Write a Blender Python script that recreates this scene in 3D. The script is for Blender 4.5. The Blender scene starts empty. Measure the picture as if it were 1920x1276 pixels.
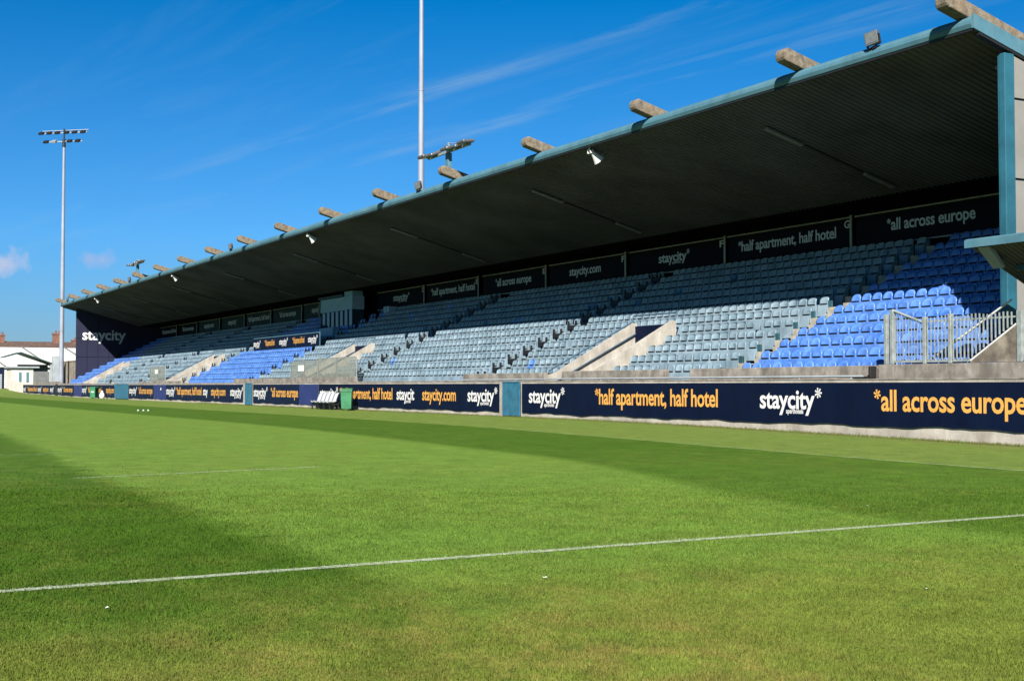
import bpy, bmesh, math, random
import numpy as np
from mathutils import Vector, Matrix, Euler

random.seed(7)
rng = np.random.default_rng(7)
R = math.radians
SC = bpy.context.scene
COL = SC.collection

# ------------------------------------------------------------------ camera, world, sun, exposure
CAM_H = 1.25
YAW, PITCH = R(28.553), R(1.987)          # optical axis turned from -X towards +Y, tilted up
FOCAL = 2450.0                            # in pixels of the 1920 wide photograph
cam_d = bpy.data.cameras.new('camera')
cam_d.sensor_width = 36.0
cam_d.lens = FOCAL / 1920 * 36.0
cam_d.clip_end = 6000
cam_d.clip_start = 0.1
cam = bpy.data.objects.new('camera', cam_d)
COL.objects.link(cam)
fwd = Vector((-math.cos(YAW) * math.cos(PITCH), math.sin(YAW) * math.cos(PITCH), math.sin(PITCH)))
cam.location = (0, 0, CAM_H)
cam.rotation_euler = fwd.to_track_quat('-Z', 'Y').to_euler()
SC.camera = cam

SUN_TO = Vector((1.30, -1.0, 1.05)).normalized()      # towards the sun
elev = math.asin(SUN_TO.z)
world = bpy.data.worlds.new('World')
SC.world = world
world.use_nodes = True


def build_world():
    nt = world.node_tree
    N, L = nt.nodes, nt.links
    N.clear()
    out = N.new('ShaderNodeOutputWorld')
    bg = N.new('ShaderNodeBackground')
    bg.inputs['Strength'].default_value = 0.05
    sky = N.new('ShaderNodeTexSky')
    sky.sky_type = 'NISHITA'
    sky.sun_disc = False
    sky.sun_elevation = elev
    sky.sun_rotation = math.atan2(SUN_TO.x, SUN_TO.y)
    sky.altitude = 50
    sky.air_density = 1.0
    sky.dust_density = 0.3
    sky.ozone_density = 3.0
    tc = N.new('ShaderNodeTexCoord')
    sep = N.new('ShaderNodeSeparateXYZ')
    L.new(tc.outputs['Generated'], sep.inputs[0])

    def math_(op, a, b=None, c=None, clamp=False):
        n = N.new('ShaderNodeMath'); n.operation = op; n.use_clamp = clamp
        for i, v in enumerate((a, b, c)):
            if v is None: continue
            if isinstance(v, (int, float)): n.inputs[i].default_value = v
            else: L.new(v, n.inputs[i])
        return n.outputs[0]
    # colour of clear air by elevation; unseen upper stops dimmed to deepen shade
    ramp = N.new('ShaderNodeValToRGB')
    e = ramp.color_ramp.elements
    e[0].position = 0.0; e[0].color = SKY[0]
    e[1].position = 1.0; e[1].color = SKY[3]
    m = e.new(0.11); m.color = SKY[1]
    m = e.new(0.29); m.color = SKY[2]
    m = e.new(0.42); m.color = SKY[4]
    L.new(math_('MAXIMUM', sep.outputs['Z'], 0.0), ramp.inputs[0])
    mul = N.new('ShaderNodeMix'); mul.data_type = 'RGBA'; mul.blend_type = 'MULTIPLY'
    mul.inputs['Factor'].default_value = 1.0
    L.new(sky.outputs[0], mul.inputs['A']); L.new(ramp.outputs[0], mul.inputs['B'])
    # cirrus on a plane high above: streaks run along one bearing
    a = R(8.3)
    zc = math_('MAXIMUM', sep.outputs['Z'], 0.02)
    px = math_('DIVIDE', sep.outputs['X'], zc); py = math_('DIVIDE', sep.outputs['Y'], zc)
    u = math_('ADD', math_('MULTIPLY', px, -math.cos(a)), math_('MULTIPLY', py, -math.sin(a)))
    v = math_('ADD', math_('MULTIPLY', px, -math.sin(a)), math_('MULTIPLY', py, math.cos(a)))
    comb = N.new('ShaderNodeCombineXYZ')
    L.new(math_('MULTIPLY', u, 0.6), comb.inputs[0]); L.new(math_('MULTIPLY', v, 3.4), comb.inputs[1])
    n1 = N.new('ShaderNodeTexNoise'); n1.inputs['Scale'].default_value = 1.0
    n1.inputs['Detail'].default_value = 7; n1.inputs['Roughness'].default_value = 0.62
    n1.inputs['Distortion'].default_value = 0.3
    L.new(comb.outputs[0], n1.inputs['Vector'])
    total = None
    for v0, w, amp in CIRRUS:
        d = math_('DIVIDE', math_('SUBTRACT', v, v0), w)
        g = math_('EXPONENT', math_('MULTIPLY', math_('MULTIPLY', d, d), -1.0))
        g = math_('MULTIPLY', g, amp)
        total = g if total is None else math_('ADD', total, g)
    band = math_('MULTIPLY', total, math_('SMOOTH_MIN', math_('MULTIPLY', math_('SUBTRACT', n1.outputs[0], 0.42, clamp=True), 4.0), 1.0, 0.1))
    haze = math_('MULTIPLY', math_('MULTIPLY', math_('SUBTRACT', n1.outputs[0], 0.5, clamp=True), 3.0), 0.10)
    # the streaks thin out away from their own part of the sky
    fade = N.new('ShaderNodeMapRange'); fade.interpolation_type = 'SMOOTHSTEP'
    for i_, v_ in enumerate((6.5, 3.4, 0.30, 1.0)): fade.inputs[i_ + 1].default_value = v_
    L.new(u, fade.inputs[0])
    cir = math_('MULTIPLY', math_('ADD', band, haze, clamp=True), fade.outputs[0])
    mixc = N.new('ShaderNodeMix'); mixc.data_type = 'RGBA'
    L.new(cir, mixc.inputs['Factor']); L.new(mul.outputs['Result'], mixc.inputs['A'])
    mixc.inputs['B'].default_value = CLOUD_C
    last = mixc.outputs['Result']
    # two small low cumulus puffs
    n2 = N.new('ShaderNodeTexNoise'); n2.inputs['Scale'].default_value = 75; n2.inputs['Detail'].default_value = 5
    L.new(tc.outputs['Generated'], n2.inputs['Vector'])
    for dirv, rad, stretch, amp, colr in PUFFS:
        sub = N.new('ShaderNodeVectorMath'); sub.operation = 'SUBTRACT'
        L.new(tc.outputs['Generated'], sub.inputs[0]); sub.inputs[1].default_value = dirv
        sc = N.new('ShaderNodeVectorMath'); sc.operation = 'MULTIPLY'
        L.new(sub.outputs[0], sc.inputs[0]); sc.inputs[1].default_value = (1 / rad, 1 / rad, 1 / (rad * stretch))
        ln = N.new('ShaderNodeVectorMath'); ln.operation = 'LENGTH'
        L.new(sc.outputs[0], ln.inputs[0])
        f = math_('ADD', math_('SUBTRACT', 0.75, ln.outputs['Value']), math_('MULTIPLY', math_('SUBTRACT', n2.outputs[0], 0.5), 2.4))
        f = math_('MULTIPLY', math_('MULTIPLY', f, 1.3, clamp=True), amp)
        mx = N.new('ShaderNodeMix'); mx.data_type = 'RGBA'
        L.new(f, mx.inputs['Factor']); L.new(last, mx.inputs['A']); mx.inputs['B'].default_value = colr
        last = mx.outputs['Result']
    L.new(last, bg.inputs['Color'])
    L.new(bg.outputs[0], out.inputs['Surface'])


KS = 0.625
SKY = [tuple(c * KS for c in q) + (1,) for q in ((0.46, 0.64, 1.02), (0.32, 0.85, 1.40), (0.0, 0.71, 1.25), (0.03, 0.15, 0.30), (0.01, 0.25, 0.50))]
CIRRUS = [(1.0, 0.05, 0.0)]
CLOUD_C = (2.9, 4.1, 5.0, 1)
PUFFS = []


def pix_dir(x, y):
    c, s = math.cos(YAW), math.sin(YAW); cp, sp = math.cos(PITCH), math.sin(PITCH)
    F = Vector((-c * cp, s * cp, sp)); Rt = Vector((s, c, 0)); U = Vector((c * sp, -s * sp, cp))
    return (F + Rt * ((x - 960) / FOCAL) + U * (-(y - 638) / FOCAL)).normalized()


def cirrus_v(x, y):
    d = pix_dir(x, y); a = R(8.3)
    return (-d.x * math.sin(a) + d.y * math.cos(a)) / d.z


CIRRUS = [(cirrus_v(1150, 66), 0.05, 0.30), (cirrus_v(1690, 32), 0.05, 0.20), (cirrus_v(1300, 120), 0.10, 0.08),
          (cirrus_v(605, 232), 0.06, 0.16), (cirrus_v(875, 232), 0.07, 0.14), (cirrus_v(480, 350), 0.12, 0.08)]
PUFFS = [(tuple(pix_dir(14, 492)), 0.020, 0.75, 0.62, (5.0, 4.75, 5.6, 1)),
         (tuple(pix_dir(192, 486)), 0.019, 0.45, 0.34, (4.75, 4.0, 5.1, 1))]
build_world()

sun_d = bpy.data.lights.new('sun', 'SUN')
sun_d.energy = 5.0
sun_d.angle = R(0.53)
sun_d.color = (1.0, 0.95, 0.87)
sun = bpy.data.objects.new('sun', sun_d)
COL.objects.link(sun)
sun.rotation_euler = SUN_TO.to_track_quat('Z', 'Y').to_euler()
sun.location = (0, -30, 60)

SC.view_settings.view_transform = 'Standard'
SC.view_settings.look = 'None'
SC.view_settings.gamma = 1.0
SC.cycles.diffuse_bounces = 1
SC.cycles.max_bounces = 8
SC.view_settings.exposure = 1.40


# ------------------------------------------------------------------ helpers
def hx(x, Y=23.8):
    """metres along the stand (X) of the upright plane Y seen at column x of the photograph"""
    d = pix_dir(x, 723)
    return d.x / d.y * Y


class MB:
    """collects shapes and links them as one mesh object"""

    def __init__(self):
        self.v, self.f, self.m, self.s = [], [], [], []

    def add(self, verts, faces, mi=0, smooth=False):
        b = len(self.v)
        self.v += [tuple(p) for p in verts]
        self.f += [tuple(b + i for i in f) for f in faces]
        self.m += [mi] * len(faces); self.s += [smooth] * len(faces)
        return self

    def box(self, x0, x1, y0, y1, z0, z1, mi=0, M=None):
        x0, x1 = min(x0, x1), max(x0, x1); y0, y1 = min(y0, y1), max(y0, y1); z0, z1 = min(z0, z1), max(z0, z1)
        vs = [Vector((x, y, z)) for z in (z0, z1) for y in (y0, y1) for x in (x0, x1)]
        if M is not None: vs = [M @ p for p in vs]
        return self.add(vs, [(0, 2, 3, 1), (4, 5, 7, 6), (0, 1, 5, 4), (2, 6, 7, 3), (1, 3, 7, 5), (0, 4, 6, 2)], mi)

    def bev_box(self, x0, x1, y0, y1, z0, z1, b, mi=0, M=None):
        bm = bmesh.new()
        bmesh.ops.create_cube(bm, size=1.0)
        for v in bm.verts:
            v.co = Vector((x0 + (v.co.x + .5) * (x1 - x0), y0 + (v.co.y + .5) * (y1 - y0), z0 + (v.co.z + .5) * (z1 - z0)))
        bmesh.ops.bevel(bm, geom=bm.edges[:], offset=b, segments=2, affect='EDGES', profile=0.5)
        return self.bm(bm, mi, M)

    def bm(self, bm, mi=0, M=None, smooth=False):
        bm.verts.index_update()
        vs = [(M @ v.co) if M is not None else v.co.copy() for v in bm.verts]
        fs = [tuple(v.index for v in f.verts) for f in bm.faces]
        bm.free()
        return self.add(vs, fs, mi, smooth)

    def tube(self, p0, p1, r0, r1=None, n=10, mi=0, caps=True):
        r1 = r0 if r1 is None else r1
        p0, p1 = Vector(p0), Vector(p1)
        q = (p1 - p0).to_track_quat('Z', 'Y')
        vs, fs = [], []
        for p, r in ((p0, r0), (p1, r1)):
            for k in range(n):
                a = 2 * math.pi * k / n
                vs.append(p + q @ Vector((r * math.cos(a), r * math.sin(a), 0)))
        fs = [(k, (k + 1) % n, n + (k + 1) % n, n + k) for k in range(n)]
        self.add(vs, fs, mi, True)
        if caps: self.add(vs, [tuple(range(n - 1, -1, -1)), tuple(range(n, 2 * n))], mi)
        return self

    def path(self, pts, r, n=8, mi=0):
        for a, b in zip(pts, pts[1:]): self.tube(a, b, r, r, n, mi)
        return self

    def lathe(self, prof, n=18, mi=0, M=None, smooth=True):
        vs, fs = [], []
        for (r, z) in prof:
            for k in range(n):
                a = 2 * math.pi * k / n
                p = Vector((r * math.cos(a), r * math.sin(a), z))
                vs.append(M @ p if M is not None else p)
        for i in range(len(prof) - 1):
            for k in range(n):
                fs.append((i * n + k, i * n + (k + 1) % n, (i + 1) * n + (k + 1) % n, (i + 1) * n + k))
        return self.add(vs, fs, mi, smooth)

    def extrude_x(self, prof, x0, x1, mi=0, closed=True, caps=True):
        """profile of (y, z) drawn out from x0 to x1"""
        n = len(prof)
        vs = [(x0, y, z) for y, z in prof] + [(x1, y, z) for y, z in prof]
        fs = [(i, (i + 1) % n, n + (i + 1) % n, n + i) for i in range(n if closed else n - 1)]
        if caps and closed: fs += [tuple(range(n - 1, -1, -1)), tuple(range(n, 2 * n))]
        return self.add(vs, fs, mi)

    def build(self, name, mats, parent=None, fix=True):
        me = bpy.data.meshes.new(name)
        me.from_pydata(self.v, [], self.f)
        mats = mats if isinstance(mats, (list, tuple)) else [mats]
        for m in mats: me.materials.append(m)
        me.polygons.foreach_set('material_index', self.m)
        me.polygons.foreach_set('use_smooth', self.s)
        if fix and len(self.f) < 60000:
            bm = bmesh.new(); bm.from_mesh(me)
            bmesh.ops.recalc_face_normals(bm, faces=bm.faces)
            bm.to_mesh(me); bm.free()
        me.update()
        o = bpy.data.objects.new(name, me)
        COL.objects.link(o)
        if parent is not None: o.parent = parent
        return o


def tag(o, label=None, cat=None, group=None, kind=None):
    if label: o['label'] = label
    if cat: o['category'] = cat
    if group: o['group'] = group
    if kind: o['kind'] = kind
    return o


def thing(name, label, cat, loc=(0, 0, 0), rz=0, group=None):
    o = bpy.data.objects.new(name, None)
    o.empty_display_size = 0.3
    COL.objects.link(o)
    o.location = loc; o.rotation_euler = (0, 0, rz)
    return tag(o, label, cat, group)


KIDS = {}


def copy_tree(o, parent=None):
    c = o.copy(); COL.objects.link(c)
    if parent is not None: c.parent = parent
    for ch in [k for k in COL.objects if k.parent == o]: copy_tree(ch, c)
    return c


# ------------------------------------------------------------------ materials
def new_mat(name):
    m = bpy.data.materials.new(name); m.use_nodes = True
    nt = m.node_tree
    b = nt.nodes['Principled BSDF']
    return m, nt, b


def mat(name, col, rough=0.6, var=0.12, scale=3.0, col2=None, spec=0.35, bump=0.0, bscale=40, metal=0.0, stretch=(1, 1, 1), thr=(0.35, 0.65), streak=None, cell=0):
    """base colour broken up by noise; col2 is a second colour in patches; streak = dirt runs down the face"""
    m, nt, b = new_mat(name)
    if name not in SHADE:
        col = tuple(c * K for c in col)
        if col2 is not None: col2 = tuple(c * K for c in col2)
        if streak is not None: streak = (tuple(c * K for c in streak[0]), streak[1])
    N, L = nt.nodes, nt.links
    tc = N.new('ShaderNodeTexCoord')
    geo = N.new('ShaderNodeNewGeometry')
    mp = N.new('ShaderNodeMapping'); mp.inputs['Scale'].default_value = stretch
    L.new(geo.outputs['Position'], mp.inputs['Vector'])
    nz = N.new('ShaderNodeTexNoise'); nz.inputs['Scale'].default_value = scale
    nz.inputs['Detail'].default_value = 6; nz.inputs['Roughness'].default_value = 0.62
    L.new(mp.outputs[0], nz.inputs['Vector'])
    rp = N.new('ShaderNodeValToRGB')
    c2 = col2 if col2 is not None else tuple(max(0, c * (1 - 2 * var)) for c in col)
    rp.color_ramp.elements[0].position = thr[0]; rp.color_ramp.elements[0].color = (*c2, 1)
    c1 = col if col2 is not None else tuple(min(1, c * (1 + var)) for c in col)
    rp.color_ramp.elements[1].position = thr[1]; rp.color_ramp.elements[1].color = (*c1, 1)
    L.new(nz.outputs[0], rp.inputs[0])
    colout = rp.outputs[0]
    if streak is not None:
        ms = N.new('ShaderNodeMapping'); ms.inputs['Scale'].default_value = (1.9, 1.9, 0.45)
        L.new(geo.outputs['Position'], ms.inputs['Vector'])
        ns = N.new('ShaderNodeTexNoise'); ns.inputs['Scale'].default_value = 1.0; ns.inputs['Detail'].default_value = 9; ns.inputs['Roughness'].default_value = 0.68; ns.inputs['Distortion'].default_value = 0.4
        L.new(ms.outputs[0], ns.inputs['Vector'])
        rs = N.new('ShaderNodeValToRGB')
        rs.color_ramp.elements[0].position = 0.42; rs.color_ramp.elements[0].color = (0, 0, 0, 1)
        rs.color_ramp.elements[1].position = 0.68; rs.color_ramp.elements[1].color = (1, 1, 1, 1)
        L.new(ns.outputs[0], rs.inputs[0])
        mx = N.new('ShaderNodeMix'); mx.data_type = 'RGBA'
        mlt = N.new('ShaderNodeMath'); mlt.operation = 'MULTIPLY'; mlt.inputs[1].default_value = streak[1]
        L.new(rs.outputs[0], mlt.inputs[0]); L.new(mlt.outputs[0], mx.inputs['Factor'])
        L.new(colout, mx.inputs['A']); mx.inputs['B'].default_value = (*streak[0], 1)
        colout = mx.outputs['Result']
    if cell:
        # every shell has faded a little differently
        vo = N.new('ShaderNodeTexVoronoi'); vo.inputs['Scale'].default_value = cell
        L.new(geo.outputs['Position'], vo.inputs['Vector'])
        sx = N.new('ShaderNodeSeparateXYZ'); L.new(vo.outputs['Color'], sx.inputs[0])
        mr = N.new('ShaderNodeMapRange'); mr.inputs[3].default_value = 0.80; mr.inputs[4].default_value = 1.16
        L.new(sx.outputs[0], mr.inputs[0])
        cc = N.new('ShaderNodeCombineColor')
        for q in range(3): L.new(mr.outputs[0], cc.inputs[q])
        mm = N.new('ShaderNodeMix'); mm.data_type = 'RGBA'; mm.blend_type = 'MULTIPLY'; mm.inputs['Factor'].default_value = 1.0
        L.new(colout, mm.inputs['A']); L.new(cc.outputs[0], mm.inputs['B'])
        colout = mm.outputs['Result']
    L.new(colout, b.inputs['Base Color'])
    b.inputs['Roughness'].default_value = rough
    b.inputs['Specular IOR Level'].default_value = spec
    b.inputs['Metallic'].default_value = metal
    if bump > 0:
        nb = N.new('ShaderNodeTexNoise'); nb.inputs['Scale'].default_value = bscale; nb.inputs['Detail'].default_value = 4
        L.new(geo.outputs['Position'], nb.inputs['Vector'])
        bp = N.new('ShaderNodeBump'); bp.inputs['Strength'].default_value = bump; bp.inputs['Distance'].default_value = 0.02
        L.new(nb.outputs[0], bp.inputs['Height']); L.new(bp.outputs[0], b.inputs['Normal'])
    return m


K = 0.625          # everything in the open is this much darker than white paper would suggest
SHADE = {'soffit', 'banner_dark', 'banner_teal', 'grey_ink', 'rail_grey', 'tube', 'black_wall_or_shade', 'lamp_metal', 'lamp_glass', 'press_panel', 'press_glass', 'box_blue'}
M = {}
M['concrete'] = mat('concrete', (0.34, 0.31, 0.27), 0.9, 0.2, 2.2, bump=0.5, streak=((0.10, 0.085, 0.07), 0.75))
M['concrete_stained'] = mat('concrete_stained', (0.26, 0.225, 0.18), 0.95, 0.3, 2.8, bump=0.5, streak=((0.09, 0.07, 0.055), 0.7))
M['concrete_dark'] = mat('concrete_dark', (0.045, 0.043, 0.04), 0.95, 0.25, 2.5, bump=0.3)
M['concrete_pale'] = mat('concrete_pale', (0.50, 0.47, 0.42), 0.9, 0.14, 1.6, bump=0.4, streak=((0.24, 0.20, 0.155), 0.6))
M['concrete_step'] = mat('concrete_step', (0.44, 0.41, 0.34), 0.9, 0.15, 6, bump=0.3)
M['base_wall'] = mat('base_wall', (0.52, 0.48, 0.42), 0.9, 0.15, 1.4, bump=0.5, streak=((0.24, 0.19, 0.14), 0.5))
M['lichen'] = mat('lichen', (0.27, 0.23, 0.175), 0.95, 0.2, 6.5, col2=(0.115, 0.095, 0.075), bump=0.9, bscale=30, streak=((0.34, 0.22, 0.09), 0.3))
M['teal'] = mat('teal', (0.080, 0.205, 0.275), 0.55, 0.1, 1.5, streak=((0.16, 0.285, 0.34), 0.35))
M['teal_post'] = mat('teal_post', (0.022, 0.125, 0.185), 0.55, 0.12, 1.5)
M['teal_door'] = mat('teal_door', (0.03, 0.15, 0.25), 0.5, 0.15, 3.0, streak=((0.06, 0.19, 0.27), 0.5))
M['teal_dark'] = mat('teal_dark', (0.03, 0.10, 0.13), 0.6, 0.15, 3)
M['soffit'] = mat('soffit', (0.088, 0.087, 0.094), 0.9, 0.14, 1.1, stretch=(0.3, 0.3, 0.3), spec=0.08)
M['roof_top'] = mat('roof_top', (0.16, 0.18, 0.17), 0.7, 0.15, 2)
M['black_wall_or_shade'] = mat('black_wall_or_shade', (0.010, 0.010, 0.011), 0.95, 0.2, 2, spec=0.05)
M['navy_panel'] = mat('navy_panel', (0.017, 0.019, 0.052), 0.5, 0.08, 0.5)
M['beige_panel'] = mat('beige_panel', (0.27, 0.265, 0.25), 0.6, 0.06, 0.8)
M['joint'] = mat('joint', (0.012, 0.03, 0.045), 0.8, 0.1)
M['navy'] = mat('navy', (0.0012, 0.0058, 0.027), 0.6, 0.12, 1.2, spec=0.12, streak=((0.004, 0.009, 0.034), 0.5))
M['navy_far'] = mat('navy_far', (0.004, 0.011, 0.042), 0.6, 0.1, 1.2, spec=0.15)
M['navy_plain'] = mat('navy_plain', (0.022, 0.035, 0.16), 0.55, 0.08, 1.2)
M['banner_dark'] = mat('banner_dark', (0.003, 0.003, 0.009), 0.7, 0.1, 1.0, spec=0.1)
M['banner_teal'] = mat('banner_teal', (0.018, 0.034, 0.043), 0.7, 0.1, 1.0, spec=0.1)
M['white_ink'] = mat('white_ink', (0.80, 0.80, 0.80), 0.6, 0.03, 3)
M['amber_ink'] = mat('amber_ink', (0.80, 0.40, 0.085), 0.6, 0.04, 3)
M['grey_ink'] = mat('grey_ink', (0.50, 0.50, 0.50), 0.7, 0.05, 3)
M['rail_grey'] = mat('rail_grey', (0.30, 0.30, 0.27), 0.6, 0.15, 3)
M['galv'] = mat('galv', (0.42, 0.46, 0.48), 0.45, 0.1, 3, metal=0.35)
M['pole'] = mat('pole', (0.31, 0.35, 0.43), 0.55, 0.08, 0.6, metal=0.1)
M['fence_grey'] = mat('fence_grey', (0.30, 0.34, 0.335), 0.6, 0.15, 6)
M['rail_blue'] = mat('rail_blue', (0.045, 0.10, 0.16), 0.5, 0.15, 6)
M['white_paint'] = mat('white_paint', (0.82, 0.81, 0.78), 0.5, 0.05, 2)
M['white_plastic'] = mat('white_plastic', (0.80, 0.79, 0.76), 0.4, 0.05, 4)
M['bench_plastic'] = mat('bench_plastic', (0.50, 0.53, 0.57), 0.45, 0.06, 4)
M['black_metal'] = mat('black_metal', (0.015, 0.015, 0.016), 0.55, 0.1, 4)
M['lamp_metal'] = mat('lamp_metal', (0.13, 0.135, 0.145), 0.4, 0.1, 6, metal=0.5)
M['lamp_glass'] = mat('lamp_glass', (0.10, 0.11, 0.11), 0.15, 0.1, 8, spec=0.6)
M['tube'] = mat('tube', (0.16, 0.16, 0.155), 0.5, 0.08, 6)
M['bin_green'] = mat('bin_green', (0.040, 0.21, 0.095), 0.5, 0.12, 4)
M['box_blue'] = mat('box_blue', (0.19, 0.34, 0.42), 0.5, 0.08, 2)
M['press_panel'] = mat('press_panel', (0.27, 0.40, 0.50), 0.6, 0.06, 2)
M['press_glass'] = mat('press_glass', (0.02, 0.05, 0.065), 0.12, 0.1, 2, spec=0.6)
M['brick'] = mat('brick', (0.25, 0.12, 0.085), 0.9, 0.2, 3.5, bump=0.4)
M['roof_tile'] = mat('roof_tile', (0.13, 0.085, 0.07), 0.9, 0.2, 2.5, bump=0.4)
M['sheet_white'] = mat('sheet_white', (0.80, 0.79, 0.78), 0.6, 0.04, 0.3)
M['render_white'] = mat('render_white', (0.72, 0.69, 0.63), 0.85, 0.08, 1.2, streak=((0.45, 0.38, 0.30), 0.4))
M['pale_grey'] = mat('pale_grey', (0.36, 0.41, 0.44), 0.7, 0.1, 1.5)
M['dark_green'] = mat('dark_green', (0.02, 0.07, 0.065), 0.6, 0.15, 2)
M['steel_grey'] = mat('steel_grey', (0.17, 0.18, 0.18), 0.6, 0.1, 2)
M['stone_mix'] = mat('stone_mix', (0.32, 0.27, 0.21), 0.9, 0.2, 1.2, bump=0.5)
M['slot'] = mat('slot', (0.004, 0.006, 0.010), 0.8, 0.1)
M['seat_blue'] = mat('seat_blue', (0.145, 0.310, 0.78), 0.34, 0.10, 3.2, col2=(0.070, 0.200, 0.64), spec=0.5, cell=2.3)
M['seat_grey'] = mat('seat_grey', (0.275, 0.370, 0.435), 0.42, 0.10, 1.3, col2=(0.175, 0.262, 0.325), spec=0.4, cell=2.3)
M['seat_dark'] = mat('seat_dark', (0.020, 0.022, 0.026), 0.6, 0.1, 2)


def screen_mat():
    m, nt, b = new_mat('screen_glass')
    N, L = nt.nodes, nt.links
    b.inputs['Base Color'].default_value = (0.225, 0.23, 0.20, 1)
    b.inputs['Roughness'].default_value = 0.35
    tr = N.new('ShaderNodeBsdfTransparent'); tr.inputs[0].default_value = (0.88, 0.9, 0.88, 1)
    nz = N.new('ShaderNodeTexNoise'); nz.inputs['Scale'].default_value = 1.6; nz.inputs['Detail'].default_value = 4
    geo = N.new('ShaderNodeNewGeometry'); L.new(geo.outputs['Position'], nz.inputs['Vector'])
    mr = N.new('ShaderNodeMapRange'); mr.inputs[1].default_value = 0.3; mr.inputs[2].default_value = 0.7
    mr.inputs[3].default_value = 0.35; mr.inputs[4].default_value = 0.72
    L.new(nz.outputs[0], mr.inputs[0])
    mx = N.new('ShaderNodeMixShader')
    L.new(mr.outputs[0], mx.inputs[0]); L.new(b.outputs[0], mx.inputs[1]); L.new(tr.outputs[0], mx.inputs[2])
    L.new(mx.outputs[0], nt.nodes['Material Output'].inputs['Surface'])
    return m


M['screen'] = screen_mat()

GRASS = dict(light=(0.148, 0.258, 0.040), dark=(0.068, 0.148, 0.014), verge=(0.160, 0.240, 0.050), dry=(0.255, 0.235, 0.060), wear=(0.185, 0.225, 0.038))
GRASS = {k: tuple(c * K for c in v) for k, v in GRASS.items()}


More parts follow.
